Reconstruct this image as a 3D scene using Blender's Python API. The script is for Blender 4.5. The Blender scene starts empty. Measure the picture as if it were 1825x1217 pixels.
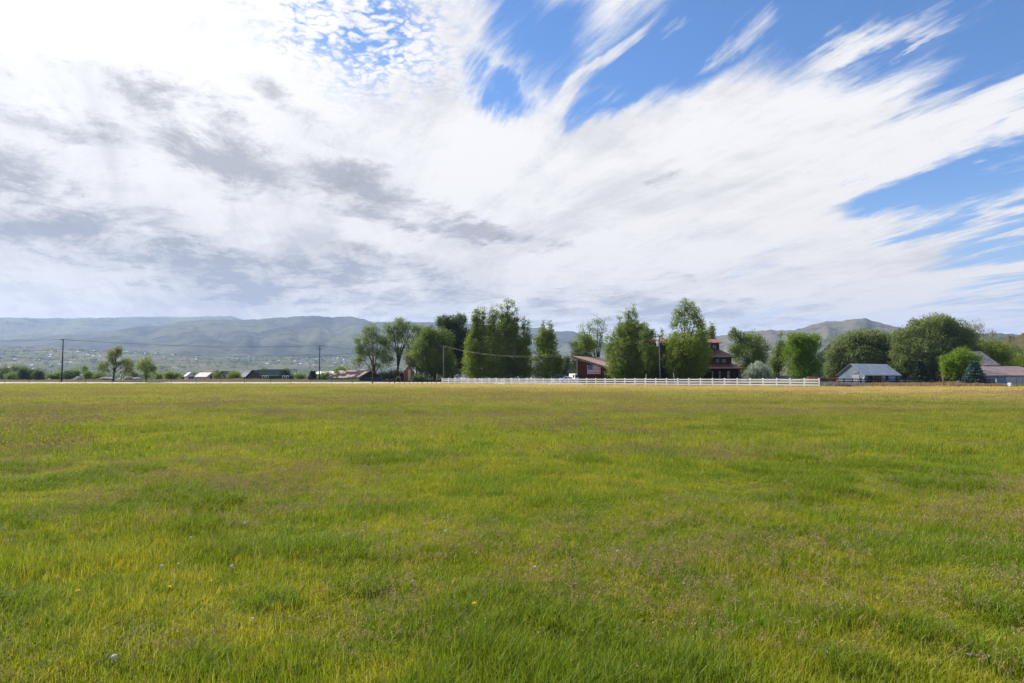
import bpy, math, random
import numpy as np
from mathutils import Vector
R = math.radians
random.seed(7)
rng = np.random.default_rng(11)
scene = bpy.context.scene
COL = scene.collection

# ------------------------------------------------------------------ camera
F = 1217.0
PITCH = math.atan(64.2 / F)
EYE = 1.65
cam_d = bpy.data.cameras.new("camera")
cam_d.sensor_width = 36.0
cam_d.lens = 24.0
cam_d.clip_start = 0.1
cam_d.clip_end = 60000
cam = bpy.data.objects.new("camera", cam_d)
COL.objects.link(cam)
cam.location = (0, 0, EYE)
cam.rotation_euler = (math.pi / 2 + PITCH, 0, 0)
scene.camera = cam

def pdir(px, py):
    u, v = (px - 912.5) / F, (608.5 - py) / F
    c, s = math.cos(PITCH), math.sin(PITCH)
    return Vector((u, c - v * s, s + v * c))

def P(px, py, Y):
    d = pdir(px, py)
    k = Y / d.y
    return Vector((d.x * k, Y, EYE + d.z * k))

def PX(px, Y):
    return P(px, 672.7, Y).x

def PZ(py, Y):
    return P(912.5, py, Y).z

def azel(px, py):
    d = pdir(px, py).normalized()
    return math.atan2(d.x, d.y), math.asin(d.z)

# ------------------------------------------------------------------ node helper
class S:
    def __init__(self, nt, sock):
        self.nt, self.s = nt, sock
    def _m(self, op, *others):
        n = self.nt.nodes.new("ShaderNodeMath")
        n.operation = op
        for i, o in enumerate((self,) + others):
            if isinstance(o, S):
                self.nt.links.new(o.s, n.inputs[i])
            else:
                n.inputs[i].default_value = o
        return S(self.nt, n.outputs[0])
    def __add__(self, o): return self._m("ADD", o)
    def __radd__(self, o): return self._m("ADD", o)
    def __sub__(self, o): return self._m("SUBTRACT", o)
    def __rsub__(self, o): return (self * -1) + o
    def __mul__(self, o): return self._m("MULTIPLY", o)
    def __rmul__(self, o): return self._m("MULTIPLY", o)
    def __truediv__(self, o): return self._m("DIVIDE", o)
    def max(self, o): return self._m("MAXIMUM", o)
    def min(self, o): return self._m("MINIMUM", o)
    def ramp(self, a, b, lo=0.0, hi=1.0):
        n = self.nt.nodes.new("ShaderNodeMapRange")
        n.interpolation_type = "SMOOTHSTEP"
        self.nt.links.new(self.s, n.inputs[0])
        n.inputs[1].default_value, n.inputs[2].default_value = a, b
        n.inputs[3].default_value, n.inputs[4].default_value = lo, hi
        return S(self.nt, n.outputs[0])

class NT:
    def __init__(self, nt):
        self.nt = nt
    def new(self, t): return self.nt.nodes.new(t)
    def link(self, a, b): self.nt.links.new(a.s if isinstance(a, S) else a, b)
    def vec(self, x, y, z=0.0):
        n = self.new("ShaderNodeCombineXYZ")
        for i, v in enumerate((x, y, z)):
            if isinstance(v, S): self.link(v, n.inputs[i])
            else: n.inputs[i].default_value = v
        return S(self.nt, n.outputs[0])
    def noise(self, vec, scale, detail=4.0, rough=0.55, distort=0.0, color=False):
        n = self.new("ShaderNodeTexNoise")
        if vec is not None: self.link(vec, n.inputs["Vector"])
        n.inputs["Scale"].default_value = scale
        n.inputs["Detail"].default_value = detail
        n.inputs["Roughness"].default_value = rough
        n.inputs["Distortion"].default_value = distort
        return S(self.nt, n.outputs["Color" if color else "Fac"])
    def mix(self, f, a, b):
        n = self.new("ShaderNodeMix")
        n.data_type = "RGBA"
        for sock, v in ((n.inputs[0], f), (n.inputs[6], a), (n.inputs[7], b)):
            if isinstance(v, S): self.link(v, sock)
            elif isinstance(v, (int, float)): sock.default_value = v
            else: sock.default_value = (*v[:3], 1)
        return S(self.nt, n.outputs[2])
    def vmath(self, op, a, b):
        n = self.new("ShaderNodeVectorMath")
        n.operation = op
        for i, v in enumerate((a, b)):
            if isinstance(v, S): self.link(v, n.inputs[i])
            elif isinstance(v, (int, float)): n.inputs[3 if op == "SCALE" else i].default_value = v
            else: n.inputs[i].default_value = v
        return S(self.nt, n.outputs["Value" if op in ("LENGTH", "DOT_PRODUCT", "DISTANCE") else "Vector"])
    def pos(self):
        return S(self.nt, self.new("ShaderNodeNewGeometry").outputs["Position"])
    def sep(self, v):
        n = self.new("ShaderNodeSeparateXYZ")
        self.link(v, n.inputs[0])
        return [S(self.nt, o) for o in n.outputs]

# ------------------------------------------------------------------ light
SUN_AZ, SUN_EL = -57.0, 42.0        # degrees, clockwise from +Y / above the horizon
sun_dir = Vector((math.sin(R(SUN_AZ)) * math.cos(R(SUN_EL)), math.cos(R(SUN_AZ)) * math.cos(R(SUN_EL)), math.sin(R(SUN_EL))))
sun_d = bpy.data.lights.new("sun", "SUN")
sun_d.energy = 5.0
sun_d.angle = R(1.5)
sun_d.color = (1.0, 0.93, 0.82)
sun = bpy.data.objects.new("sun", sun_d)
COL.objects.link(sun)
sun.rotation_euler = sun_dir.to_track_quat("Z", "Y").to_euler()

# ------------------------------------------------------------------ sky
world = bpy.data.worlds.new("World")
scene.world = world
world.use_nodes = True
W = NT(world.node_tree)
for n in list(W.nt.nodes): W.nt.nodes.remove(n)

def build_sky():
    out = W.new("ShaderNodeOutputWorld")
    bg = W.new("ShaderNodeBackground")
    W.nt.links.new(bg.outputs[0], out.inputs[0])
    bg.inputs[1].default_value = 0.068
    sky = W.new("ShaderNodeTexSky")
    sky.sky_type = "NISHITA"
    sky.sun_disc = False
    sky.sun_elevation = R(SUN_EL)
    sky.sun_rotation = R(SUN_AZ)
    sky.air_density, sky.dust_density, sky.ozone_density = 1.0, 0.3, 3.0
    skc = W.vmath("MULTIPLY", S(W.nt, sky.outputs[0]), (0.80, 1.18, 1.58))
    d = S(W.nt, W.new("ShaderNodeTexCoord").outputs["Generated"])
    x, y, z = W.sep(d)
    az = x._m("ARCTAN2", y)
    el = z._m("ARCSINE")
    zz = z.max(0.0) + 0.10
    ca, sa = math.cos(R(-24)), math.sin(R(-24))
    u = (x * sa + y * ca) / zz
    v = (x * ca - y * sa) / zz
    wlow = W.noise(W.vec(u * 0.35, v * 0.5, 0), 1.0, 2, 0.5)
    vw = v + wlow * 0.9
    cir = W.noise(W.vec(u * 0.30, vw * 1.9, 3.0), 1.0, 9, 0.62, 0.35)      # long streaks
    fib = W.noise(W.vec(u * 1.1, vw * 8.0, 9.0), 1.0, 5, 0.6, 0.3)         # fibres
    cum = W.noise(W.vec(u * 1.0, v * 1.35, 5.0), 2.1, 10, 0.72, 0.3)       # lumps
    big = W.noise(W.vec(u * 0.6, v * 1.0, 1.0), 0.9, 3, 0.5)
    cells = W.new("ShaderNodeTexVoronoi")
    cells.feature = "SMOOTH_F1"
    cw = W.noise(W.vec(u, v, 2.0), 3.5, 5, 0.65, 0.0, True)
    cvec = W.vmath("ADD", W.vec(u * 1.1 + v * 0.25, v * 1.0, 0), W.vmath("SCALE", W.vmath("SUBTRACT", cw, (0.5, 0.5, 0.5)), 0.30))
    W.link(cvec, cells.inputs["Vector"])
    cells.inputs["Scale"].default_value = 33.0
    cells.inputs["Smoothness"].default_value = 0.35
    cellf = S(W.nt, cells.outputs["Distance"]) + (W.noise(W.vec(u, v, 4.0), 4.0, 5, 0.65) - 0.5) * 1.5
    # warped azimuth / elevation for the large shapes
    half3 = (0.5, 0.5, 0.5)
    wc = W.noise(W.vec(u * 0.40, vw * 1.2, 7.0), 1.3, 7, 0.65, 0.3, True)
    wf = W.noise(W.vec(u * 0.9, vw * 4.5, 2.0), 1.6, 4, 0.6, 0.3, True)
    base_ae = W.vec(az, el, 0)
    ae = W.vmath("ADD", W.vmath("ADD", base_ae, W.vmath("SCALE", W.vmath("SUBTRACT", wc, half3), 0.30)), W.vmath("SCALE", W.vmath("SUBTRACT", wf, half3), 0.07))
    ae2 = W.vmath("ADD", base_ae, W.vmath("SCALE", W.vmath("SUBTRACT", W.noise(W.vec(u, v, 8.0), 1.0, 8, 0.66, 0.3, True), half3), 0.22))
    def blob(px, py, rx, ry, ang=0.0, inner=0.0, outer=1.0, src=None):
        a, e = azel(px, py)
        m = W.new("ShaderNodeMapping")
        m.vector_type = "TEXTURE"
        W.link(src or ae, m.inputs[0])
        m.inputs["Location"].default_value = (a, e, 0)
        m.inputs["Rotation"].default_value = (0, 0, R(ang))
        k = math.cos(a) * math.cos(e)
        m.inputs["Scale"].default_value = (rx / F * k, ry / F * k, 1)
        ln = W.vmath("LENGTH", S(W.nt, m.outputs[0]), (0, 0, 0))
        return ln.ramp(inner, outer, 1.0, 0.0)
    def total(lst, src=None):
        t = None
        for b in lst:
            k = b[6] if len(b) > 6 else 1.0
            q = blob(*b[:4], b[4] if len(b) > 4 else 0, b[5] if len(b) > 5 else 0.0, 1.0, src)
            if k != 1.0: q = q * k
            t = q if t is None else t.max(q)
        return t
    cirS = cir.ramp(0.30, 0.70)
    fibS = fib.ramp(0.30, 0.70)
    cumS = cum.ramp(0.30, 0.70)
    bigS = big.ramp(0.30, 0.70)
    opening = total([
        (1340, 0, 560, 215, 4, 0.2), (1640, 10, 460, 205, 10, 0.25), (960, 10, 210, 190, 0, 0.05), (885, 118, 150, 78, -24, 0.0, 1.0), (1150, 100, 190, 100, 24, 0.1),
        (1745, 318, 340, 118, 12, 0.25), (1580, 368, 190, 60, 6, 0.1), (1890, 430, 270, 76, 6, 0.2, 0.9), (1830, 535, 300, 50, 3, 0.0, 0.6), (1450, 590, 520, 36, 0, 0.0, 0.45),
        (1920, 20, 330, 240, 10, 0.3), (1250, 470, 330, 40, 4, 0.0, 0.30),
    ])
    front = y.ramp(-0.25, 0.25)
    side = az._m("ABSOLUTE").ramp(0.75, 1.6)
    alto = blob(640, 62, 300, 165, -14, 0.25, 1.0, ae2)
    edge = opening.ramp(0.0, 0.35, 0.30, 1.0)
    cover = 1.22 - opening * 1.28 + ((cirS - 0.5) * 0.85 + (fibS - 0.5) * 0.34) * edge * el.ramp(0.0, 0.06) + (cumS - 0.5) * 0.14
    dens = cover.ramp(0.05, 1.12)
    # wispy plumes over the blue
    plume = total([(1065, 72, 230, 44, 32), (1100, 35, 170, 30, 26, 0, 0.8), (1340, 88, 210, 38, 24, 0, 0.85), (1545, 108, 300, 50, 21), (1660, 62, 190, 24, 20, 0, 0.7), (1060, 150, 230, 64, 16), (1740, 170, 340, 76, 13), (1240, 5, 130, 30, 10, 0, 0.7), (1785, 288, 170, 30, 3, 0, 0.6), (1700, 420, 260, 30, 4, 0, 0.6)])
    fine = W.noise(W.vec(u * 2.2, vw * 16.0, 4.0), 1.0, 4, 0.62, 0.4).ramp(0.30, 0.70)
    dens = dens.max((plume * 1.05 + (fibS - 0.5) * 0.75 + (cirS - 0.5) * 0.6 + (fine - 0.5) * 0.45 - 0.16).ramp(0.0, 1.15) * plume.ramp(0.0, 0.3))
    # small broken cells of the mackerel patch
    gap = cellf.ramp(0.36, 0.92)
    dens = dens * (1.0 - alto * gap * 0.95)
    # scattered cloud behind the camera and to the sides
    rear = (bigS * 0.6 + cirS * 0.5).ramp(0.45, 0.95, 0.0, 0.75)
    dens = dens * front * (1.0 - side * 0.6) + rear * (1.0 - front)
    # grey undersides
    grey = total([
        (90, 205, 420, 80, -6), (400, 270, 430, 80, -14), (660, 345, 430, 66, -15, 0, 1.0), (880, 402, 300, 42, -9, 0, 0.95), (560, 235, 260, 40, -16, 0, 0.5),
        (60, 395, 360, 110, 8, 0, 0.85), (310, 480, 380, 110, -8, 0, 0.78), (20, 290, 240, 60, 0, 0, 0.75), (640, 510, 500, 110, 0, 0, 0.6), (1060, 560, 700, 90, 0, 0, 0.6), (1200, 340, 260, 50, -6, 0, 0.4),
    ], ae2)
    shade = (grey * 0.92 + (cumS - 0.5) * 1.05 * grey.ramp(0.0, 0.4) + (bigS - 0.5) * 0.30 * grey.ramp(0.0, 0.4)).ramp(0.05, 1.0)
    # fine modelling of the cloud sheet, slanting rain streaks low down
    vir = W.noise(W.vec(az * 9.0 + el * 5.0, el * 3.0, 1.0), 2.2, 5, 0.6, 0.3).ramp(0.3, 0.7)
    virm = blob(430, 500, 720, 220, 0, 0.0, 1.0, ae2)
    soft = ((0.5 - cumS) * 0.50 + (0.5 - cirS) * 0.50 + (0.5 - fibS) * 0.18).ramp(-0.15, 0.55) * 0.44 + vir * virm * 0.40
    low = el.ramp(0.02, 0.36)
    glow = blob(230, -60, 760, 420, 0, 0.0, 1.0, ae2)
    white = W.mix(low, (9.6, 8.9, 8.0), (9.7, 9.5, 9.3))
    white = W.mix(glow, white, (11.5, 11.3, 11.1))
    warm = blob(330, 560, 800, 110, 0, 0.0)
    white = W.mix(warm * 0.75, white, (8.9, 8.35, 7.6))
    cc = W.mix((shade * 0.85 + soft).min(1.0), white, (3.9, 3.85, 3.95))
    skyl = W.mix(el.ramp(0.0, 0.30), (4.6, 6.0, 8.0), skc)
    res = W.mix(dens, skyl, cc)
    W.link(res, bg.inputs[0])
build_sky()

scene.view_settings.view_transform = "Standard"
scene.view_settings.look = "None"
scene.view_settings.exposure = 0.60
scene.view_settings.gamma = 1.0
scene.render.engine = "CYCLES"
cy = scene.cycles
cy.use_denoising = True
cy.denoiser = "OPENIMAGEDENOISE"
cy.denoising_input_passes = "RGB_ALBEDO_NORMAL"
cy.denoising_prefilter = "NONE"
cy.max_bounces = 6
cy.diffuse_bounces = 3
cy.glossy_bounces = 2
cy.transmission_bounces = 4
cy.volume_bounces = 1
cy.transparent_max_bounces = 8
cy.sample_clamp_indirect = 4.0
cy.caustics_reflective = False
cy.caustics_refractive = False

# ------------------------------------------------------------------ object helpers
def tag(o, label=None, cat=None, group=None, kind=None):
    if label: o["label"] = label
    if cat: o["category"] = cat
    if group: o["group"] = group
    if kind: o["kind"] = kind
    return o

def thing(name, label, cat, loc=(0, 0, 0), rz=0.0, group=None):
    o = bpy.data.objects.new(name, None)
    COL.objects.link(o)
    o.empty_display_size = 0.3
    o.location = loc
    o.rotation_euler = (0, 0, rz)
    return tag(o, label, cat, group)

class MB:
    def __init__(self):
        self.v, self.f, self.m = [], [], []
        self.mi = 0
    def add(self, vs, fs):
        b = len(self.v)
        self.v += [tuple(q) for q in vs]
        for f in fs:
            self.f.append([b + i for i in f])
            self.m.append(self.mi)
    def box(self, x0, x1, y0, y1, z0, z1):
        vs = [(x0, y0, z0), (x1, y0, z0), (x1, y1, z0), (x0, y1, z0), (x0, y0, z1), (x1, y0, z1), (x1, y1, z1), (x0, y1, z1)]
        self.add(vs, [(0, 3, 2, 1), (4, 5, 6, 7), (0, 1, 5, 4), (1, 2, 6, 5), (2, 3, 7, 6), (3, 0, 4, 7)])
    def prism(self, pts, off):
        """extrude a planar polygon by the vector off"""
        n = len(pts)
        off = Vector(off)
        vs = [Vector(p) for p in pts] + [Vector(p) + off for p in pts]
        fs = [tuple(range(n))[::-1], tuple(range(n, 2 * n))]
        fs += [(i, (i + 1) % n, n + (i + 1) % n, n + i) for i in range(n)]
        self.add(vs, fs)
    def tube(self, pts, rad, sides=6, cap=True):
        pts = [Vector(p) for p in pts]
        if not hasattr(rad, "__len__"): rad = [rad] * len(pts)
        rings = []
        prev = None
        vs = []
        for i, p in enumerate(pts):
            t = (pts[min(i + 1, len(pts) - 1)] - pts[max(i - 1, 0)])
            t = t.normalized() if t.length > 1e-9 else Vector((0, 0, 1))
            if prev is None:
                a = t.orthogonal().normalized()
            else:
                a = (prev - t * prev.dot(t))
                a = a.normalized() if a.length > 1e-6 else t.orthogonal().normalized()
            prev = a
            b = t.cross(a)
            for k in range(sides):
                an = 2 * math.pi * k / sides
                vs.append(p + (a * math.cos(an) + b * math.sin(an)) * rad[i])
        fs = []
        for i in range(len(pts) - 1):
            for k in range(sides):
                q = (k + 1) % sides
                fs.append((i * sides + k, i * sides + q, (i + 1) * sides + q, (i + 1) * sides + k))
        if cap:
            fs.append(tuple(range(sides))[::-1])
            fs.append(tuple((len(pts) - 1) * sides + k for k in range(sides)))
        self.add(vs, fs)
    def lathe(self, prof, cx=0, cy=0, sides=12):
        self.tube([(cx, cy, z) for r, z in prof], [max(r, 1e-4) for r, z in prof], sides)
    def ball(self, c, r, seg=10, rings=6, sq=(1, 1, 1)):
        pr = []
        vs, fs = [], []
        for i in range(rings + 1):
            th = math.pi * i / rings
            for k in range(seg):
                ph = 2 * math.pi * k / seg
                vs.append((c[0] + r * sq[0] * math.sin(th) * math.cos(ph), c[1] + r * sq[1] * math.sin(th) * math.sin(ph), c[2] - r * sq[2] * math.cos(th)))
        for i in range(rings):
            for k in range(seg):
                q = (k + 1) % seg
                fs.append((i * seg + k, i * seg + q, (i + 1) * seg + q, (i + 1) * seg + k))
        self.add(vs, fs)
    def build(self, name, mats, parent=None, loc=None, rz=None, smooth=False):
        me = bpy.data.meshes.new(name)
        me.from_pydata(self.v, [], self.f)
        if not isinstance(mats, (list, tuple)): mats = [mats]
        for m in mats: me.materials.append(m)
        if len(mats) > 1:
            me.polygons.foreach_set("material_index", self.m)
        if smooth:
            me.polygons.foreach_set("use_smooth", [True] * len(me.polygons))
        me.update()
        o = bpy.data.objects.new(name, me)
        COL.objects.link(o)
        if parent: o.parent = parent
        if loc is not None: o.location = loc
        if rz is not None: o.rotation_euler = (0, 0, rz)
        return o

def mesh_np(name, verts, faces_n, mats, attrs=None, k=4):
    """verts (N,3) laid out as consecutive k-gons"""
    me = bpy.data.meshes.new(name)
    nv = len(verts)
    nf = nv // k
    me.vertices.add(nv)
    me.vertices.foreach_set("co", np.asarray(verts, np.float32).ravel())
    me.loops.add(nv)
    me.loops.foreach_set("vertex_index", np.arange(nv, dtype=np.int32))
    me.polygons.add(nf)
    me.polygons.foreach_set("loop_start", np.arange(nf, dtype=np.int32) * k)
    if attrs:
        for an, av in attrs.items():
            a = me.attributes.new(an, "FLOAT", "FACE")
            a.data.foreach_set("value", np.asarray(av, np.float32))
    for m in (mats if isinstance(mats, (list, tuple)) else [mats]): me.materials.append(m)
    me.update(calc_edges=True)
    return me

# ------------------------------------------------------------------ numpy noise
def _h(ix, iy, iz, seed):
    n = (ix * 374761393 + iy * 668265263 + iz * 2147483647 + seed * 1274126177) & 0xFFFFFFFF
    n = ((n ^ (n >> 13)) * 1274126177) & 0xFFFFFFFF
    n = ((n ^ (n >> 16)) * 2246822519) & 0xFFFFFFFF
    return ((n ^ (n >> 15)) & 0xFFFFFF) / float(0xFFFFFF)

def vnoise(x, y, z=0.0, seed=0):
    x, y, z = np.broadcast_arrays(np.asarray(x, float), np.asarray(y, float), np.asarray(z, float))
    ix, iy, iz = np.floor(x).astype(np.int64), np.floor(y).astype(np.int64), np.floor(z).astype(np.int64)
    fx, fy, fz = x - ix, y - iy, z - iz
    fx, fy, fz = [t * t * (3 - 2 * t) for t in (fx, fy, fz)]
    r = 0
    for a in (0, 1):
        for b in (0, 1):
            for c in (0, 1):
                w = (fx if a else 1 - fx) * (fy if b else 1 - fy) * (fz if c else 1 - fz)
                r = r + w * _h(ix + a, iy + b, iz + c, seed)
    return r

def fbm(x, y, z=0.0, oct=4, seed=0, gain=0.5):
    s, a, t = 0, 1.0, 0
    f = 1.0
    for o in range(oct):
        s = s + a * vnoise(np.asarray(x) * f, np.asarray(y) * f, np.asarray(z) * f, seed + o)
        t += a
        a *= gain
        f *= 2.03
    return s / t

def sstep(a, b, x):
    t = np.clip((np.asarray(x, float) - a) / (b - a), 0, 1)
    return t * t * (3 - 2 * t)

# ------------------------------------------------------------------ materials
def new_mat(name):
    m = bpy.data.materials.new(name)
    m.use_nodes = True
    T = NT(m.node_tree)
    for n in list(m.node_tree.nodes): m.node_tree.nodes.remove(n)
    out = T.new("ShaderNodeOutputMaterial")
    return m, T, out

def principled(T, out, col, rough=0.8, spec=0.3, metal=0.0, bump=None, bump_s=0.3, bump_d=0.05):
    p = T.new("ShaderNodeBsdfPrincipled")
    if isinstance(col, S): T.link(col, p.inputs["Base Color"])
    else: p.inputs["Base Color"].default_value = (*col, 1)
    p.inputs["Roughness"].default_value = rough
    p.inputs["Specular IOR Level"].default_value = spec
    p.inputs["Metallic"].default_value = metal
    if bump is not None:
        b = T.new("ShaderNodeBump")
        b.inputs["Strength"].default_value = bump_s
        b.inputs["Distance"].default_value = bump_d
        T.link(bump, b.inputs["Height"])
        T.nt.links.new(b.outputs[0], p.inputs["Normal"])
    T.nt.links.new(p.outputs[0], out.inputs[0])
    return p

def obj_co(T): return S(T.nt, T.new("ShaderNodeTexCoord").outputs["Object"])

def surf(name, c1, c2, scale=1.0, rough=0.8, spec=0.3, metal=0.0, lo=0.35, hi=0.65, stretch=(1, 1, 1), line=None, line_axis=2, line_dark=0.6):
    """two-tone worn surface; line = spacing (m) of board or seam lines along an axis"""
    m, T, out = new_mat(name)
    o = obj_co(T)
    sc = T.vmath("MULTIPLY", o, stretch)
    n = T.noise(sc, scale, 5, 0.6)
    c = T.mix(n.ramp(lo, hi), c1, c2)
    h = n
    if line:
        ax = T.sep(o)[line_axis] / line
        fr = ax._m("FRACT")
        l = (fr - 0.5)._m("ABSOLUTE").ramp(0.40, 0.49)
        per = T.noise(T.vec(ax._m("FLOOR"), 0.0, 0.0), 3.7, 0)
        c = T.mix((per - 0.5).ramp(-0.3, 0.3) * 0.45, c, tuple(q * line_dark for q in c1))
        c = T.mix(l * 0.7, c, tuple(q * line_dark * 0.6 for q in c1))
        h = n * 0.3 - l
    principled(T, out, c, rough, spec, metal, h, 0.25, 0.02)
    return m

def leaf_mat(name, c1, c2, trans=0.45, rough=0.55):
    m, T, out = new_mat(name)
    a = T.new("ShaderNodeAttribute")
    a.attribute_name = "tint"
    t = S(T.nt, a.outputs["Fac"])
    c = T.mix(t, c1, c2)
    d = T.new("ShaderNodeBsdfPrincipled")
    T.link(c, d.inputs["Base Color"])
    d.inputs["Roughness"].default_value = rough
    d.inputs["Specular IOR Level"].default_value = 0.25
    tr = T.new("ShaderNodeBsdfTranslucent")
    T.link(T.mix(0.5, c, tuple(min(1, q * 1.6) for q in c2)), tr.inputs[0])
    mx = T.new("ShaderNodeMixShader")
    mx.inputs[0].default_value = trans
    T.nt.links.new(d.outputs[0], mx.inputs[1])
    T.nt.links.new(tr.outputs[0], mx.inputs[2])
    T.nt.links.new(mx.outputs[0], out.inputs[0])
    return m

LEAF = {
    "poplar": leaf_mat("poplar_leaves", (0.071, 0.119, 0.015), (0.224, 0.297, 0.036)),
    "cotton": leaf_mat("cottonwood_leaves", (0.066, 0.117, 0.031), (0.214, 0.285, 0.078)),
    "dense": leaf_mat("dense_leaves", (0.056, 0.103, 0.020), (0.190, 0.260, 0.045)),
    "bright": leaf_mat("bright_leaves", (0.07, 0.14, 0.012), (0.225, 0.33, 0.024)),
    "willow": leaf_mat("willow_leaves", (0.087, 0.129, 0.038), (0.230, 0.280, 0.090)),
    "dark": leaf_mat("dark_leaves", (0.030, 0.064, 0.022), (0.097, 0.150, 0.042)),
    "sage": leaf_mat("sage_leaves", (0.20, 0.25, 0.17), (0.44, 0.50, 0.38), 0.2),
    "spruce": leaf_mat("blue_spruce_needles", (0.03, 0.068, 0.062), (0.12, 0.20, 0.18), 0.12),
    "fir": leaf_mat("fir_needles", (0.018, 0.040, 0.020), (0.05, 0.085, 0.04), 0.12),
    "olive": leaf_mat("olive_leaves", (0.088, 0.121, 0.020), (0.231, 0.264, 0.055)),
    "twig": leaf_mat("twig_leaves", (0.10, 0.11, 0.06), (0.22, 0.21, 0.12)),
    "pale": leaf_mat("pale_stems", (0.5, 0.5, 0.46), (0.75, 0.74, 0.7), 0.1),
    "weed": leaf_mat("dry_weeds", (0.22, 0.15, 0.07), (0.42, 0.31, 0.16), 0.25),
    "brush": leaf_mat("grey_brush", (0.16, 0.14, 0.125), (0.34, 0.30, 0.28), 0.15),
}
BARK = surf("bark", (0.035, 0.028, 0.022), (0.085, 0.07, 0.055), 3, 0.95, 0.1, stretch=(1, 1, 0.2))
PALE_BARK = surf("pale_bark", (0.20, 0.19, 0.16), (0.34, 0.32, 0.28), 3, 0.9, 0.1, stretch=(1, 1, 0.4))

# colour of the pasture as a function of place, shared by soil and blades
def field_colour(T, bias=0.0):
    p = T.pos()
    x, y, z = T.sep(p)
    n1 = T.noise(p, 0.11, 4, 0.6, 0.4)
    n2 = T.noise(p, 0.55, 4, 0.6, 0.3)
    n3 = T.noise(p, 2.6, 3, 0.6)
    pe = T.vmath("MULTIPLY", p, (0.35, 1.0, 1.0))
    n4 = T.noise(pe, 0.075, 4, 0.62, 0.3)
    c = T.mix((n2 * 0.6 + n3 * 0.4).ramp(0.36, 0.66), (0.100, 0.155, 0.007), (0.250, 0.235, 0.016))
    n5 = T.noise(p, 7.0, 3, 0.65)
    c = T.mix((n5 * 0.6 + n2 * 0.4).ramp(0.52, 0.66) * 0.75, c, (0.052, 0.095, 0.006))
    c = T.mix((n5 * 0.6 + n1 * 0.4).ramp(0.48, 0.34) * 0.60, c, (0.31, 0.255, 0.045))
    c = T.mix((n1 * 0.6 + n3 * 0.4).ramp(0.52, 0.72) * 0.50, c, (0.29, 0.225, 0.080))
    c = T.mix((n1 * 0.5 + n2 * 0.5).ramp(0.47, 0.36) * 0.55, c, (0.070, 0.125, 0.010))
    right = x.ramp(-70.0, 0.0)
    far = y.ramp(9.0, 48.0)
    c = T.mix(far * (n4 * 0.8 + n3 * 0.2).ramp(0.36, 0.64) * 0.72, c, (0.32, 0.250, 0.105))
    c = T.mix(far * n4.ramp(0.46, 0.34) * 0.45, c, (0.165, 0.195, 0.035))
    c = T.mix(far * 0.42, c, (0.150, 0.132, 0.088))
    # bleached strip that runs along the far fence
    yf = (x * -0.874 + 164.4).max(118.0)
    dist = (yf - y)
    strip = (dist + (n4 - 0.5) * 90.0).ramp(100.0, 44.0) * (dist + (n1 - 0.5) * 30.0).ramp(-4.0, 12.0, 0.65, 1.0)
    c = T.mix(strip * (right * 0.95 + 0.05), c, (0.335, 0.252, 0.172))
    c = T.vmath("MULTIPLY", c, (1.64, 1.66, 1.15))
    return c, n3

def make_ground_mat():
    m, T, out = new_mat("ground_soil")
    c, n3 = field_colour(T)
    p = T.pos()
    x, y, z = T.sep(p)
    c = T.mix(y.ramp(60.0, 12.0) * 0.75, c, (0.030, 0.032, 0.010))
    # beyond the road: rough grass, then hay land, then the valley bottom
    nb = T.noise(p, 0.05, 5, 0.6)
    nv = T.noise(T.vmath("MULTIPLY", p, (1.0, 0.35, 1.0)), 0.006, 6, 0.62, 0.4)
    nf = T.noise(p, 0.045, 3, 0.7)
    yard = T.mix(nb.ramp(0.4, 0.6), (0.085, 0.075, 0.035), (0.055, 0.065, 0.02))  # yard soil darkened to stand for the shade under the trees
    c = T.mix((y - (x * -0.874 + 164.4).max(118.0).min(191.0)).ramp(0.2, 1.5), c, yard)
    val = T.mix(nv.ramp(0.38, 0.62), (0.065, 0.085, 0.045), (0.15, 0.145, 0.085))
    val = T.mix(nf.ramp(0.46, 0.58) * 0.8, val, (0.030, 0.045, 0.026))
    c = T.mix(y.ramp(240.0, 400.0), c, val)
    principled(T, out, c, 0.95, 0.1, 0, T.noise(p, 9.0, 4, 0.7), 0.5, 0.05)
    return m

def make_blade_mat(name, kind):
    m, T, out = new_mat(name)
    oi = T.new("ShaderNodeObjectInfo")
    rnd = S(T.nt, oi.outputs["Random"])
    a = T.new("ShaderNodeAttribute")
    a.attribute_name = "tint"
    t = S(T.nt, a.outputs["Fac"])
    if kind == "seed":
        c = T.mix(t, (0.22, 0.165, 0.075), (0.38, 0.30, 0.16))
        tr = 0.25
    else:
        c, n3 = field_colour(T)
        c = T.mix(t.ramp(0.86, 1.0) * 0.85, c, (0.42, 0.36, 0.15))
        c = T.mix(t.ramp(0.45, 0.0) * 0.7, c, (0.045, 0.085, 0.006))
        c = T.mix((rnd - 0.5).ramp(0.15, 0.5) * 0.28, c, (0.29, 0.245, 0.05))
        c = T.mix((0.5 - rnd).ramp(0.1, 0.5) * 0.30, c, (0.085, 0.15, 0.012))
        if kind == "lush":
            c = T.mix(0.75, c, T.mix(t, (0.068, 0.130, 0.008), (0.180, 0.250, 0.016)))
        tr = 0.35
    d = T.new("ShaderNodeBsdfPrincipled")
    T.link(c, d.inputs["Base Color"])
    d.inputs["Roughness"].default_value = 0.6
    d.inputs["Specular IOR Level"].default_value = 0.15
    tl = T.new("ShaderNodeBsdfTranslucent")
    T.link(T.vmath("MULTIPLY", c, (1.5, 1.5, 1.1)), tl.inputs[0])
    mx = T.new("ShaderNodeMixShader")
    mx.inputs[0].default_value = tr
    T.nt.links.new(d.outputs[0], mx.inputs[1])
    T.nt.links.new(tl.outputs[0], mx.inputs[2])
    T.nt.links.new(mx.outputs[0], out.inputs[0])
    return m

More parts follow.
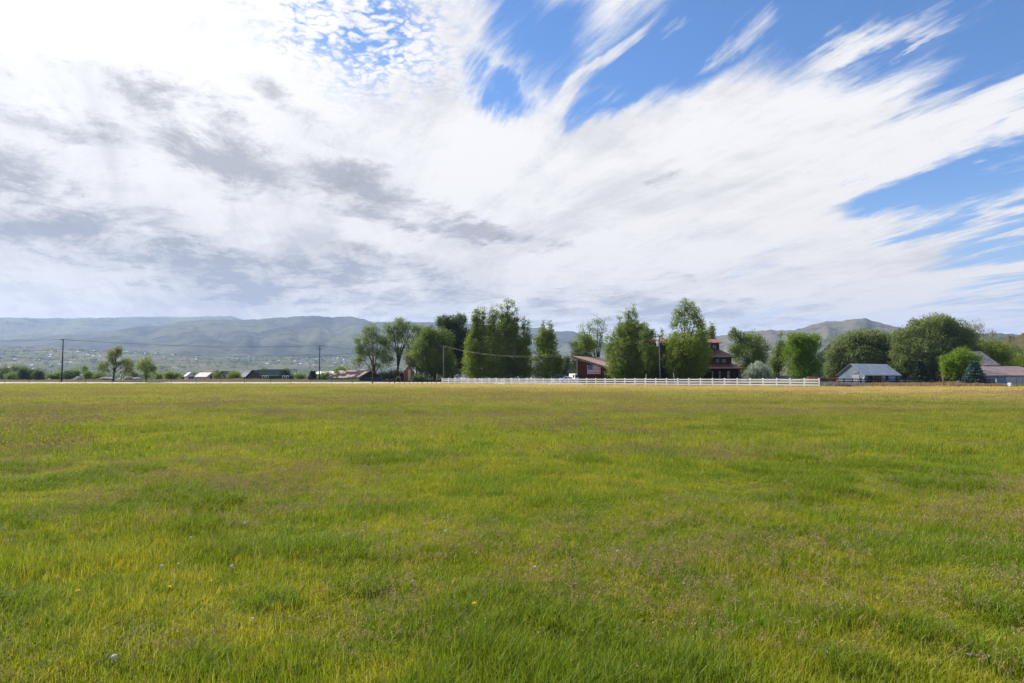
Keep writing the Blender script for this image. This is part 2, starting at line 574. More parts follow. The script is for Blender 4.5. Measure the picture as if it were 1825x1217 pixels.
# ------------------------------------------------------------------ ground
def fence_y(x):
    return np.minimum(np.maximum(164.4 - 0.874 * np.asarray(x, float), 118.0), 183.0)

def gz(x, y):
    x = np.asarray(x, float)
    y = np.asarray(y, float)
    r = np.hypot(x, y)
    und = (fbm(x * 0.16, y * 0.16, 0, 3, 5) - 0.5) * 0.30 * sstep(2.0, 9.0, r) * sstep(170, 60, r)
    bumps = (fbm(x * 0.9, y * 0.9, 0, 2, 9) - 0.5) * 0.09 * sstep(60, 20, r)
    z = und + bumps
    left = sstep(-8, -24, x)
    bank = 0.36 * sstep(182, 192, y) * left
    berm = (0.62 + 0.35 * (fbm(x * 0.06, y * 0.02, 0, 3, 21) - 0.5) * 2) * sstep(192, 206, y) * left
    drop = -5.0 * sstep(215, 320, y) * left
    yard = 0.42 * sstep(1.0, 8.0, y - fence_y(x)) * (1 - left)
    drop2 = -4.0 * sstep(260, 400, y) * (1 - left)
    z = z + bank + berm + drop + yard + drop2
    az = np.arctan2(x, np.maximum(y, 1.0))
    rise = sstep(1000, 3600, y)
    lh = sstep(0.12, -0.1, az)
    n = fbm(x * 0.0012, y * 0.0012, 0, 4, 33)
    z = z + rise * (lh * (85 + 60 * n + 40 * sstep(-0.35, -0.7, az)) + (1 - lh) * 45 * n) + sstep(500, 2000, y) * (-8 + 10 * n)
    return z

GROUND = make_ground_mat()
def polar_grid(name, rs, azs, zf, mat):
    rr, aa = np.meshgrid(rs, azs, indexing="ij")
    xx, yy = rr * np.sin(aa), rr * np.cos(aa)
    zz = zf(xx, yy)
    n0, n1 = rr.shape
    vs = np.stack([xx, yy, zz], -1).reshape(-1, 3)
    fs = []
    idx = np.arange(n0 * n1).reshape(n0, n1)
    q = np.stack([idx[:-1, :-1], idx[:-1, 1:], idx[1:, 1:], idx[1:, :-1]], -1).reshape(-1, 4)
    me = bpy.data.meshes.new(name)
    me.from_pydata(vs.tolist(), [], q[:, ::-1].tolist())
    me.materials.append(mat)
    me.polygons.foreach_set("use_smooth", [True] * len(me.polygons))
    me.update()
    o = bpy.data.objects.new(name, me)
    COL.objects.link(o)
    return tag(o, kind="structure")

rs = np.concatenate([[0.02], np.geomspace(0.6, 60, 110), np.linspace(62, 260, 150), np.geomspace(265, 7000, 90)])
azs = np.concatenate([np.linspace(-math.pi, -0.95, 26)[:-1], np.linspace(-0.95, 0.95, 261), np.linspace(0.95, math.pi, 26)[1:]])
polar_grid("ground", rs, azs, gz, GROUND)

ROADM = surf("asphalt", (0.40, 0.35, 0.32), (0.52, 0.46, 0.42), 0.4, 0.9, 0.2)
def strip(name, pts_near, pts_far, lift, mat, label=None):
    vs, fs = [], []
    n = len(pts_near)
    for a, b in zip(pts_near, pts_far):
        for k in range(5):
            t = k / 4
            x, y = a[0] + (b[0] - a[0]) * t, a[1] + (b[1] - a[1]) * t
            vs.append((x, y, float(gz(x, y)) + lift))
    for i in range(n - 1):
        for k in range(4):
            fs.append((i * 5 + k, (i + 1) * 5 + k, (i + 1) * 5 + k + 1, i * 5 + k + 1))
    m = MB()
    m.add(vs, fs)
    return tag(m.build(name, mat), kind="structure")
xs = np.linspace(-320, 24, 130)
strip("road", [(x, 183.0) for x in xs], [(x, 190.5) for x in xs], 0.05, ROADM)
DRIVE = surf("gravel_drive", (0.42, 0.38, 0.35), (0.55, 0.51, 0.48), 0.5, 0.95, 0.1)
xs = np.linspace(-14, 16, 40)
strip("driveway", [(x, float(fence_y(x)) + 2.2) for x in xs], [(x, float(fence_y(x)) + 9.0) for x in xs], 0.03, DRIVE)

# ------------------------------------------------------------------ mountains
def hill_mat(name, cols, sc=0.0016, dark=(0.045, 0.065, 0.03)):
    m, T, out = new_mat(name)
    p = T.pos()
    n = T.noise(p, sc, 7, 0.62, 0.6)
    n2 = T.noise(T.vmath("MULTIPLY", p, (1, 1, 2.5)), sc * 5, 5, 0.65, 0.3)
    n3 = T.noise(p, sc * 24, 3, 0.7)
    c = T.mix(n.ramp(0.36, 0.64), cols[0], cols[1])
    c = T.mix((n2 * 0.7 + n3 * 0.3).ramp(0.50, 0.62) * 0.85, c, dark)
    principled(T, out, c, 0.95, 0.05)
    return m

def mountain(name, prof, D, foot, mat, rough_amp=0.12, back=2500, zfoot=0.0, seed=1, na=420, nr=40):
    """prof: (px, py) ridge line, foot: distance where the slope starts"""
    pa, ph = [], []
    for px, py in prof:
        a, e = azel(px, py)
        pa.append(a)
        ph.append(EYE + math.tan(e) * D)
    azs = np.linspace(pa[0], pa[-1], na)
    H = np.interp(azs, pa, ph)
    k = 3
    vs = []
    ts = np.concatenate([np.linspace(0, 1, nr), np.linspace(1.12, 2, 6)])
    for t in ts:
        if t <= 1:
            r = foot + (D - foot) * t
            x, y = r * np.sin(azs), r * np.cos(azs)
            base = zfoot + (H - zfoot) * (t ** 1.25)
            g = fbm(azs * 38 + 3 * fbm(azs * 9, t * 2, 0, 2, seed + 40), t * 2.2, 0, 5, seed)
            sp = np.abs(fbm(azs * 22 + 1.2 * t, t * 1.1, 0, 4, seed + 9) - 0.5) * 2
            env = math.sin(math.pi * min(1, t)) ** 0.8
            z = base * (1 + env * ((g - 0.5) * rough_amp * 5 - sp * rough_amp * 2.2))
            z = z + (1 - env) * t * (fbm(azs * 140, 2.0, 0, 3, seed + 3) - 0.5) * 14
            z = np.minimum(z, zfoot + (H - zfoot) * 1.0 * r / D + (0 if t >= 1 else -2) + 8 * (t >= 1))
        else:
            r = D + back * (t - 1)
            x, y = r * np.sin(azs), r * np.cos(azs)
            z = H * (1 - 0.9 * (t - 1) ** 1.2)
        vs.append(np.stack([x, y, z], -1))
    V = np.stack(vs, 0)
    n0, n1 = V.shape[:2]
    idx = np.arange(n0 * n1).reshape(n0, n1)
    q = np.stack([idx[:-1, :-1], idx[:-1, 1:], idx[1:, 1:], idx[1:, :-1]], -1).reshape(-1, 4)
    me = bpy.data.meshes.new(name)
    me.from_pydata(V.reshape(-1, 3).tolist(), [], q[:, ::-1].tolist())
    me.materials.append(mat)
    me.polygons.foreach_set("use_smooth", [True] * len(me.polygons))
    me.update()
    o = bpy.data.objects.new(name, me)
    COL.objects.link(o)
    return tag(o, kind="structure")

MH1 = hill_mat("sage_slopes", ((0.085, 0.098, 0.05), (0.16, 0.155, 0.075)), 0.0014, (0.030, 0.040, 0.030))
MH2 = hill_mat("wooded_slopes", ((0.030, 0.036, 0.030), (0.125, 0.125, 0.06)), 0.0013, (0.018, 0.022, 0.022))
MH3 = hill_mat("dry_slopes", ((0.075, 0.082, 0.055), (0.145, 0.13, 0.085)), 0.002, (0.025, 0.034, 0.026))
mountain("far_hills", [(-420, 575), (-200, 570), (0, 565.5), (60, 566.5), (120, 566.8), (220, 565.5), (262, 564.2), (330, 564.8), (400, 563), (414, 563.4), (428, 568), (450, 574), (520, 590), (600, 600)],
         8800, 5200, MH1, 0.10, 2000, 40, 3)
mountain("mountain", [(-420, 612), (-200, 610), (0, 607), (60, 603), (100, 597), (160, 594.5), (200, 590), (240, 583.5), (285, 579.5), (300, 576), (330, 571.5), (380, 570), (430, 570.3), (500, 566), (545, 563.2), (570, 563), (590, 565.3), (612, 564), (624, 563.8), (640, 567), (665, 573.5), (700, 574.5), (745, 573.5), (785, 573.5), (830, 576), (880, 580), (945, 584), (962, 583.6), (975, 588), (992, 590.5), (1010, 589.2), (1020, 590), (1035, 597), (1060, 606), (1120, 625), (1200, 645)],
         6200, 3100, MH2, 0.085, 1500, 50, 8)
mountain("hills", [(1150, 650), (1220, 612), (1275, 599), (1300, 596.5), (1330, 590), (1365, 587.8), (1400, 589), (1415, 588), (1440, 580.5), (1470, 573.4), (1500, 572.4), (1520, 568.2), (1536, 567), (1550, 569), (1566, 573.5), (1600, 583.5), (1660, 590), (1720, 593), (1775, 594.5), (1800, 595), (1825, 598), (1900, 600), (2300, 590)],
         4200, 1500, MH3, 0.10, 1200, 5, 14)
mountain("hill", [(1735, 664), (1765, 628), (1790, 611), (1808, 604.5), (1825, 600.5), (1860, 592), (1950, 580), (2100, 575), (2300, 590)],
         640, 330, hill_mat("scrub_slope", ((0.06, 0.054, 0.026), (0.105, 0.083, 0.042)), 0.03, (0.035, 0.05, 0.02)), 0.06, 300, 0, 22, 160, 26)

# ------------------------------------------------------------------ foliage
def leaf_quads(cen, size, elong=1.0, up=None, updir=0.0, squash=0.55):
    """diamond leaves at the points cen; updir>0 hangs / stands them along up"""
    n = len(cen)
    a = rng.normal(size=(n, 3))
    if up is not None:
        a = a * (1 - updir) + up * updir * 1.6
    a /= np.linalg.norm(a, axis=1)[:, None] + 1e-9
    b = np.cross(a, rng.normal(size=(n, 3)))
    b /= np.linalg.norm(b, axis=1)[:, None] + 1e-9
    s = size * rng.uniform(0.6, 1.35, n)[:, None]
    A = a * s * elong
    B = b * s * squash
    V = np.stack([cen - A, cen + B - A * 0.1, cen + A, cen - B - A * 0.1], 1)
    return V.reshape(-1, 3)

def crown_points(lobes, Y, spread=0.5, clump=14, dens=1.0, gapf=0.0, gscale=0.8, shell=0.62, seed=0, depth=0.95):
    """lobes (px,py,rx,ry[,k]) -> leaf centres, tint"""
    pts, tint = [], []
    for i, lb in enumerate(lobes):
        cx, cy, rx, ry = lb[:4]
        kd = lb[4] if len(lb) > 4 else 1.0
        c = P(cx, cy, Y)
        sx, sz = rx * Y / F, ry * Y / F
        sy = min(sx, sz * 1.3) * depth
        yo = (rng.uniform(-0.35, 0.35) * sy) if i else 0.0
        area = 4 * math.pi * ((((sx * sy) ** 1.6 + (sx * sz) ** 1.6 + (sy * sz) ** 1.6) / 3) ** (1 / 1.6))
        nc = max(6, int(area * dens * kd * 1.5))
        d = rng.normal(size=(nc, 3))
        d /= np.linalg.norm(d, axis=1)[:, None]
        rr = np.where(rng.uniform(size=nc) < 0.75, rng.uniform(shell, 1.0, nc), rng.uniform(0, 1, nc) ** 0.5 * shell)
        # ragged outline
        bump = 0.56 + 0.86 * fbm(d[:, 0] * 2.6 + i * 7 + seed, d[:, 1] * 2.6, d[:, 2] * 2.6, 3, seed + 5, 0.65)
        q = d * (rr * bump)[:, None] * np.array([sx, sy, sz])
        q += np.array([c.x, c.y + yo, c.z])
        if gapf > 0:
            g = fbm(q[:, 0] * gscale, q[:, 1] * gscale, q[:, 2] * gscale, 2, seed + 17)
            q = q[g > gapf]
        nc = len(q)
        ct = rng.uniform(0, 1, nc)
        ct = np.clip(ct * 0.6 + 0.4 * fbm(q[:, 0] * 0.5, q[:, 1] * 0.5, q[:, 2] * 0.5, 2, seed + 31), 0, 1)
        L = np.repeat(q, clump, 0) + rng.normal(size=(nc * clump, 3)) * spread * np.array([1, 1, 0.8])
        pts.append(L)
        ct = ct + rng.uniform(-0.22, 0.22)
        tint.append(np.clip(np.repeat(ct, clump) + rng.normal(size=nc * clump) * 0.14, 0, 1))
    return np.concatenate(pts), np.concatenate(tint)

def bez(a, b, c, n=7):
    return [a * (1 - t) ** 2 + b * 2 * t * (1 - t) + c * t * t for t in [i / (n - 1) for i in range(n)]]

def trunk_mesh(base, targets, r0, fork=0.25, seed=0, lean=(0, 0)):
    """tapered trunk with one curved limb to each target point, plus side branches"""
    rd = random.Random(seed)
    m = MB()
    top = max(t.z for t in targets)
    mid = sum((t for t in targets), Vector()) / len(targets)
    fz = base.z + (top - base.z) * fork
    fk = Vector((base.x + (mid.x - base.x) * fork * 0.6 + lean[0], base.y + (mid.y - base.y) * fork * 0.6, fz))
    root = base - Vector((0, 0, 0.3))
    n = 5
    m.tube([root.lerp(fk, i / (n - 1)) + Vector((rd.uniform(-1, 1), rd.uniform(-1, 1), 0)) * r0 * (0.35 if 0 < i < n - 1 else 0) for i in range(n)],
           [r0 * (1.45 if i == 0 else 1.1 - 0.25 * i / (n - 1)) for i in range(n)], 8)
    for t in targets:
        st = root.lerp(fk, rd.uniform(0.86, 1.0))
        ctl = Vector((st.x + (t.x - st.x) * 0.35, st.y + (t.y - st.y) * 0.35, st.z + (t.z - st.z) * 0.62))
        ctl += Vector((rd.uniform(-1, 1), rd.uniform(-1, 1), 0)) * r0 * 1.5
        pts = bez(st, ctl, t, 8)
        rr = r0 * (0.62 if len(targets) > 1 else 0.85)
        m.tube(pts, [rr * (1 - 0.88 * i / 7) for i in range(8)], 6)
        for b in range(3):
            s = pts[3 + b + rd.randint(0, 1)]
            L = (t - st).length * rd.uniform(0.18, 0.34)
            e = s + Vector((rd.uniform(-1, 1), rd.uniform(-1, 1), rd.uniform(0.3, 1.0))).normalized() * L
            m.tube(bez(s, s.lerp(e, 0.5) + Vector((0, 0, L * 0.1)), e, 4), [rr * 0.34, rr * 0.26, rr * 0.16, rr * 0.06], 5)
    return m

def tree(name, label, Y, lobes, leaf="dense", base=None, size=0.2, elong=1.0, clump=14, spread=0.45, dens=1.0, gap=0.0, gscale=0.8,
         hang=0.0, r0=0.25, fork=0.25, cat="tree", group=None, bark=None, tops=None, seed=None, up=1.0, shell=0.62):
    seed = seed if seed is not None else int(abs(lobes[0][0] * 13 + lobes[0][1])) % 9973
    bx = base if base is not None else lobes[0][0]
    x = PX(bx, Y)
    z = float(gz(x, Y))
    root = thing(name, label, cat, (x, Y, z), 0, group)
    inv = -Vector((x, Y, z))
    lobes = [(l[0], l[1], l[2] * 1.07, l[3] * 1.05) + tuple(l[4:]) for l in lobes]
    pts, tint = crown_points(lobes, Y, spread, clump, dens * DENS, gap * GAPK, gscale, shell, seed)
    pts = pts + np.array(inv)
    pts = pts[pts[:, 2] > -0.1]
    tint = tint[: len(pts)]
    n = len(pts)
    upv = np.tile(np.array([0, 0, up]), (n, 1)) + (rng.normal(size=(n, 3)) * 0.25)
    V = leaf_quads(pts, size, elong, upv, hang)
    me = mesh_np("crown", V, n, LEAF[leaf], {"tint": tint})
    co = bpy.data.objects.new("crown", me)
    COL.objects.link(co)
    co.parent = root
    if tops is None:
        tops = [(l[0], l[1] - l[3] * 0.55) for l in lobes[:7]]
    rd = random.Random(seed)
    tg = []
    for (tx, ty) in tops:
        p = P(tx, ty, Y) + inv
        p.y += rd.uniform(-0.8, 0.8)
        if p.z < 0.8: p.z = 0.8
        tg.append(p)
    trunk_mesh(Vector((0, 0, 0)), tg, r0, fork, seed).build("trunk", bark or BARK, root, smooth=True)
    return root

def conifer(name, label, Y, px, top, half, base_py=None, leaf="fir", size=0.22, n=4500, group=None, narrow=1.0):
    x = PX(px, Y)
    z = float(gz(x, Y))
    H = PZ(top, Y) - z
    w = half * Y / F
    root = thing(name, label, "tree", (x, Y, z), 0, group)
    tiers = max(8, int(H / 0.5))
    tz = rng.integers(0, tiers, n) / tiers
    t = np.clip(tz + rng.normal(size=n) * 0.012, 0.0, 0.995)
    rad = (w * (1 - t) ** 0.8 + 0.12) * rng.uniform(0.25, 1.05, n) ** 0.55
    nb = 11
    an = (rng.integers(0, nb, n) + tz * tiers * 0.37) / nb * 2 * math.pi + rng.normal(size=n) * 0.16
    rag = 0.75 + 0.5 * fbm(np.cos(an) * 1.7 + 9, np.sin(an) * 1.7, t * 9, 2, int(px) % 97)
    rad = rad * rag
    pz = H * (0.06 + 0.94 * t) - rad * 0.28 + rng.normal(size=n) * 0.07
    pts = np.stack([rad * np.cos(an), rad * np.sin(an), pz], -1)
    out = np.stack([np.cos(an), np.sin(an), -0.25 + 0.0 * an], -1)
    V = leaf_quads(pts, size, 1.7, out, 0.6, 0.5)
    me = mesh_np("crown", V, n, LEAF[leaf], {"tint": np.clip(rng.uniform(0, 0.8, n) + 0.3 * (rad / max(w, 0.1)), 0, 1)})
    co = bpy.data.objects.new("crown", me)
    COL.objects.link(co)
    co.parent = root
    m = MB()
    m.tube([(0, 0, -0.3), (0, 0, H * 0.5), (0, 0, H * 0.97)], [w * 0.09 + 0.06, w * 0.05 + 0.03, 0.02], 7)
    m.build("trunk", BARK, root, smooth=True)
    return root

def spire(cx, top, half, bot, n=5, jit=0.25):
    """lobes stacked into a narrow pointed crown"""
    rd = random.Random(int(cx * 7 + top))
    L = []
    h = bot - top
    for i in range(n):
        t = (i + 0.5) / n
        w = half * (0.30 + 0.70 * min(1.0, t * 1.35))
        L.append((cx + rd.uniform(-1, 1) * half * jit, top + h * t, w * rd.uniform(0.8, 1.1), h / n * 0.85, 0.55 + 0.45 * t))
    return L

DENS = 1.45
GAPK = 0.92
# big cottonwoods and dense trees beyond the dark rail fence
tree("cottonwood", "airy cottonwood leaning over the old mottled-roof barn, paler and lower than its neighbour", 206,
     [(660, 590, 15, 14), (645, 606, 14, 12), (676, 604, 16, 15), (652, 626, 16, 11), (676, 630, 14, 13), (641, 642, 13, 9), (690, 640, 12, 13), (666, 654, 16, 8), (655, 612, 9, 9), (688, 616, 10, 12), (638, 622, 7, 7)],
     "cotton", 668, 0.17, 1.1, 16, 0.42, 0.85, 0.46, 0.55, r0=0.34, fork=0.10)
tree("cottonwood", "tallest airy cottonwood with dark forking limbs behind the small brick house", 210,
     [(712, 576, 17, 12), (694, 583, 12, 11), (731, 585, 13, 10), (700, 602, 14, 13), (724, 604, 17, 14), (741, 592, 9, 11), (710, 622, 13, 12), (690, 612, 8, 10), (732, 626, 12, 11), (716, 590, 14, 10)],
     "cotton", 708, 0.16, 1.1, 16, 0.42, 0.85, 0.47, 0.6, r0=0.45, fork=0.20)
tree("cottonwood", "slim airy tree in the gap between the tall cottonwood and the dense dark clump", 214,
     [(748, 590, 9, 12), (741, 608, 11, 12), (757, 600, 9, 14), (747, 625, 11, 12), (748, 642, 13, 13), (738, 630, 9, 12)], "cotton", 742, 0.17, 1.1, 15, 0.4, 0.8, 0.46, 0.6, r0=0.26, fork=0.3)
tree("shade_tree", "low mid-green tree spreading over the small brick house", 200,
     [(745, 634, 20, 16), (735, 647, 12, 9), (757, 650, 16, 12), (726, 637, 7, 8)], "willow", 752, 0.18, 1.1, 14, 0.42, 1.1, 0.3, r0=0.22)
tree("shade_tree", "broad dense green tree just behind the grey pole at the fence end", 199,
     [(768, 602, 18, 20), (756, 622, 19, 22), (780, 630, 24, 30), (768, 652, 24, 22), (793, 652, 22, 24), (790, 606, 18, 22), (760, 594, 10, 12)],
     "dense", 775, 0.19, 1.0, 14, 0.42, 1.15, 0.26, r0=0.35)
tree("shade_tree", "dark round-topped tree rising behind the broad dense one beside the poplars", 207,
     [(800, 574, 17, 13), (786, 573, 9, 9), (820, 571, 12, 11), (810, 598, 22, 24), (822, 625, 18, 30), (806, 645, 22, 30), (794, 582, 12, 12), (830, 606, 12, 24), (834, 645, 14, 28)],
     "dark", 806, 0.2, 1.0, 14, 0.42, 1.15, 0.28, r0=0.35)
PG = "poplar clumps along the white fence"
tree("poplar", "first poplar of the tall clump, its outer side bright green down to the ground", 186,
     spire(853, 549, 17, 640, 6) + spire(845, 556, 8, 600, 3) + spire(862, 549, 9, 600, 3) + [(846, 616, 19, 22), (843, 640, 18, 22), (846, 662, 19, 17), (858, 650, 15, 24)],
     "poplar", 851, 0.19, 1.0, 14, 0.36, 1.15, 0.30, 0.7, r0=0.22, group=PG, fork=0.4)
tree("poplar", "poplar with twin blunt tips standing inside the tall clump", 184,
     spire(874, 551, 9, 610, 3) + spire(884, 548, 10, 610, 4) + [(878, 610, 17, 24), (877, 640, 20, 26), (872, 662, 19, 16), (889, 660, 16, 16)],
     "poplar", 878, 0.19, 1.0, 14, 0.36, 1.15, 0.30, 0.7, r0=0.22, group=PG, fork=0.4)
tree("poplar", "tallest pointed poplar of the clump, a pale slim trunk beside its foot", 187,
     spire(905, 538, 9, 610, 4) + spire(893, 547, 8, 590, 3) + spire(912, 541, 8, 600, 3) + spire(921, 553, 8, 610, 3) + [(904, 592, 20, 26), (906, 625, 23, 28), (902, 655, 24, 22), (922, 655, 16, 22)],
     "dense", 906, 0.19, 1.0, 14, 0.36, 1.2, 0.32, 0.7, r0=0.26, group=PG, fork=0.4)
tree("poplar", "shorter poplar closing the tall clump toward the twin-tipped one", 185,
     spire(932, 567, 8, 620, 3) + spire(941, 577, 7, 625, 3) + [(933, 620, 15, 24), (934, 645, 18, 24), (938, 664, 15, 14)],
     "poplar", 934, 0.19, 1.0, 14, 0.36, 1.2, 0.32, 0.7, r0=0.2, group=PG, fork=0.4)
tree("poplar", "free-standing cone-shaped poplar with twin tips beside the parked vehicles", 180,
     spire(969, 574, 8, 620, 4) + spire(981, 574, 8, 620, 4) + [(974, 612, 19, 22), (976, 638, 23, 26), (976, 660, 26, 17), (960, 602, 7, 16), (995, 650, 9, 18)],
     "poplar", 976, 0.19, 1.0, 14, 0.36, 1.2, 0.28, 0.7, r0=0.22, group=PG, fork=0.4)
tree("poplar", "largest leafy poplar growing against the flag wall of the red barn", 153,
     spire(1120, 551, 11, 610, 4) + spire(1130, 546, 8, 590, 3) + spire(1103, 566, 9, 620, 4) + [(1118, 600, 24, 30), (1112, 635, 33, 34), (1107, 660, 27, 20), (1135, 625, 22, 36), (1136, 658, 24, 22), (1090, 618, 13, 26), (1146, 590, 10, 18)],
     "poplar", 1118, 0.145, 1.0, 14, 0.30, 1.6, 0.28, 0.8, r0=0.26, group=PG, fork=0.35)
tree("poplar", "darker poplar between the large leafy one and the transformer pole", 149,
     [(1152, 612, 14, 26), (1158, 640, 16, 28), (1154, 662, 18, 16), (1163, 600, 9, 14)] + spire(1150, 577, 7, 620, 3),
     "dense", 1155, 0.15, 1.0, 14, 0.32, 1.5, 0.3, 0.8, r0=0.2, group=PG, fork=0.35)
tree("poplar", "poplar with a thin see-through spire above a dense skirt before the brown house", 146,
     [(1220, 545, 9, 14, 0.6), (1232, 552, 12, 15, 0.6), (1209, 560, 11, 13, 0.6), (1241, 568, 10, 14, 0.6), (1222, 574, 20, 15, 0.45), (1247, 580, 8, 12, 0.6), (1203, 578, 8, 10, 0.6)]
     + [(1222, 614, 32, 26), (1206, 640, 24, 32), (1240, 635, 26, 38), (1224, 655, 38, 22), (1250, 605, 12, 26), (1199, 610, 13, 18)],
     "poplar", 1222, 0.145, 1.0, 14, 0.30, 1.6, 0.30, 0.8, r0=0.26, group=PG, fork=0.3, tops=[(1221, 535), (1235, 545), (1208, 555), (1243, 565), (1200, 600), (1250, 600)])
tree("poplar", "small bright green poplar tip rising through the dense skirt beside the conifer", 150,
     spire(1250, 571, 10, 630, 4) + [(1251, 630, 13, 20)], "bright", 1251, 0.15, 1.0, 13, 0.3, 1.4, 0.3, 0.8, r0=0.15, group=PG, fork=0.4)
tree("columnar_tree", "narrow dark evergreen showing above the top roof of the brown house", 185,
     spire(1267, 576, 9, 625, 5) + [(1266, 625, 10, 20)], "dense", 1267, 0.19, 1.0, 13, 0.34, 1.5, 0.2, r0=0.14, fork=0.4)
tree("shade_tree", "dark shady tree just behind the transformer pole", 151,
     [(1184, 630, 13, 20), (1188, 655, 16, 22), (1176, 655, 12, 20), (1192, 618, 9, 14)], "dark", 1185, 0.16, 1.0, 14, 0.34, 1.6, 0.15, r0=0.16)
tree("young_tree", "small leafy tip poking above the brown house ridge by the transformer pole", 182,
     spire(1181, 585, 5, 612, 3) + [(1181, 615, 7, 12)], "dense", 1181, 0.18, 1.0, 10, 0.3, 1.0, 0.35, r0=0.1, fork=0.5)
tree("cottonwood", "sparse airy tree with two dark stems behind the red barn roof", 182,
     [(1066, 573, 12, 8), (1046, 580, 12, 8), (1075, 585, 10, 14), (1057, 592, 13, 10), (1035, 585, 6, 6), (1080, 568, 6, 7), (1070, 606, 11, 14), (1050, 610, 10, 10), (1078, 622, 9, 12)],
     "cotton", 1066, 0.13, 1.1, 13, 0.4, 0.7, 0.48, 0.6, r0=0.28, fork=0.2)
tree("shade_tree", "mid-green leafy tree tucked behind the high end of the red barn", 178,
     [(1041, 604, 13, 12), (1036, 622, 16, 12), (1050, 618, 14, 14), (1026, 632, 8, 8), (1022, 612, 6, 6), (1030, 650, 12, 18), (1047, 640, 12, 12)],
     "poplar", 1040, 0.17, 1.0, 14, 0.36, 1.2, 0.3, r0=0.2)
tree("dark_shrub", "dark shady bush beside the grey shed and the parked vehicles", 186,
     [(1008, 652, 10, 12), (1002, 664, 9, 10), (1010, 640, 6, 6)], "dark", 1006, 0.18, 1.0, 14, 0.36, 1.2, 0.2, r0=0.12, cat="bush")
DENS, GAPK = 1.2, 1.06
tree("shade_tree", "dark rounded tree directly beside the brown tiered house", 176,
     [(1338, 606, 18, 15), (1314, 600, 14, 12), (1356, 622, 16, 22), (1330, 632, 26, 26), (1350, 650, 20, 22), (1312, 622, 14, 18), (1330, 660, 22, 14), (1307, 590, 5, 8)],
     "dense", 1334, 0.17, 1.0, 14, 0.4, 1.2, 0.32, r0=0.3)
tree("silver_shrub", "pale silvery rounded shrub behind the white fence near the brown house", 136,
     [(1350, 664, 20, 13), (1351, 656, 14, 10), (1337, 668, 11, 8), (1363, 668, 11, 8)], "sage", 1350, 0.11, 2.6, 14, 0.22, 2.4, 0.0, hang=0.65, r0=0.07, cat="bush", fork=0.2)
tree("columnar_tree", "narrow dark column tree between the dark rounded tree and the bright one", 165,
     spire(1390, 596, 9, 650, 5) + [(1388, 640, 11, 22), (1386, 660, 13, 14), (1379, 650, 8, 14), (1394, 620, 7, 16)], "dense", 1388, 0.16, 1.0, 14, 0.32, 1.4, 0.26, r0=0.15, fork=0.4)
tree("shade_tree", "bright green full tree lit on one side before the blue-grey house", 160,
     [(1432, 606, 20, 14), (1415, 604, 14, 13), (1450, 608, 13, 14), (1415, 632, 19, 30), (1440, 640, 23, 32), (1424, 660, 26, 17), (1448, 655, 17, 20), (1428, 622, 26, 24)],
     "bright", 1428, 0.16, 1.0, 14, 0.34, 1.5, 0.25, r0=0.25, fork=0.2)
tree("willow", "rounded olive-green willow behind the grey gabled barn", 196,
     [(1540, 610, 34, 22), (1510, 618, 26, 24), (1568, 615, 24, 24), (1492, 636, 18, 26), (1530, 640, 40, 28), (1575, 640, 26, 28), (1490, 658, 20, 16), (1553, 604, 16, 13), (1588, 612, 14, 14), (1520, 604, 15, 13)],
     "willow", 1540, 0.17, 2.0, 15, 0.5, 1.05, 0.26, hang=0.45, up=-1.0, r0=0.5, fork=0.2)
tree("willow", "huge spreading willow, the biggest tree, behind the bright round tree", 188,
     [(1652, 588, 30, 24), (1678, 580, 22, 20), (1620, 604, 26, 24), (1700, 592, 24, 24), (1640, 625, 44, 34), (1690, 625, 42, 36), (1612, 640, 28, 32), (1722, 612, 24, 28), (1735, 640, 18, 26), (1660, 655, 44, 24), (1605, 660, 20, 18), (1636, 592, 16, 14)],
     "willow", 1664, 0.17, 2.0, 15, 0.5, 1.0, 0.28, hang=0.45, up=-1.0, r0=0.7, fork=0.2)
tree("shade_tree", "thin twiggy tree top showing over the huge willow", 205,
     [(1738, 582, 13, 12), (1750, 596, 10, 12), (1732, 600, 12, 14), (1722, 584, 6, 9), (1745, 615, 12, 14)], "twig", 1738, 0.13, 1.1, 12, 0.4, 0.8, 0.45, 0.6, r0=0.22, fork=0.4)
tree("shade_tree", "second thin twiggy tree top, lower, nearer the bare hill", 207,
     [(1768, 596, 7, 9), (1770, 612, 9, 12), (1762, 606, 6, 7)], "twig", 1769, 0.13, 1.1, 12, 0.4, 0.8, 0.45, 0.6, r0=0.16, fork=0.4)
tree("shade_tree", "mid-green tree behind the dark barn roof, its crown touching the willow", 196,
     [(1770, 625, 26, 20), (1755, 618, 16, 14), (1785, 638, 20, 22), (1775, 652, 24, 20)], "poplar", 1770, 0.18, 1.0, 14, 0.42, 1.1, 0.28, r0=0.25)
tree("shade_tree", "grey-green round tree below the bare hill slope", 200,
     [(1806, 630, 17, 16), (1800, 645, 18, 18), (1818, 650, 12, 14)], "willow", 1805, 0.18, 1.0, 14, 0.42, 1.1, 0.25, r0=0.22)
tree("shade_tree", "bright leafy tree at the photo's edge above the lean-to roof", 178,
     [(1826, 640, 16, 14), (1818, 654, 16, 14), (1836, 655, 18, 20)], "poplar", 1828, 0.17, 1.0, 14, 0.38, 1.2, 0.25, r0=0.22)
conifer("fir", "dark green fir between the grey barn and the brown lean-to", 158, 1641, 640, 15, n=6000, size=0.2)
tree("round_tree", "lime-green round tree in front of the barn with the dark roof", 139,
     [(1712, 634, 18, 13), (1692, 644, 15, 14), (1731, 640, 14, 12), (1715, 655, 26, 18), (1697, 662, 18, 13), (1730, 664, 16, 14), (1706, 672, 14, 8), (1685, 652, 7, 8)],
     "bright", 1712, 0.15, 1.0, 14, 0.30, 1.7, 0.2, r0=0.2, fork=0.15)
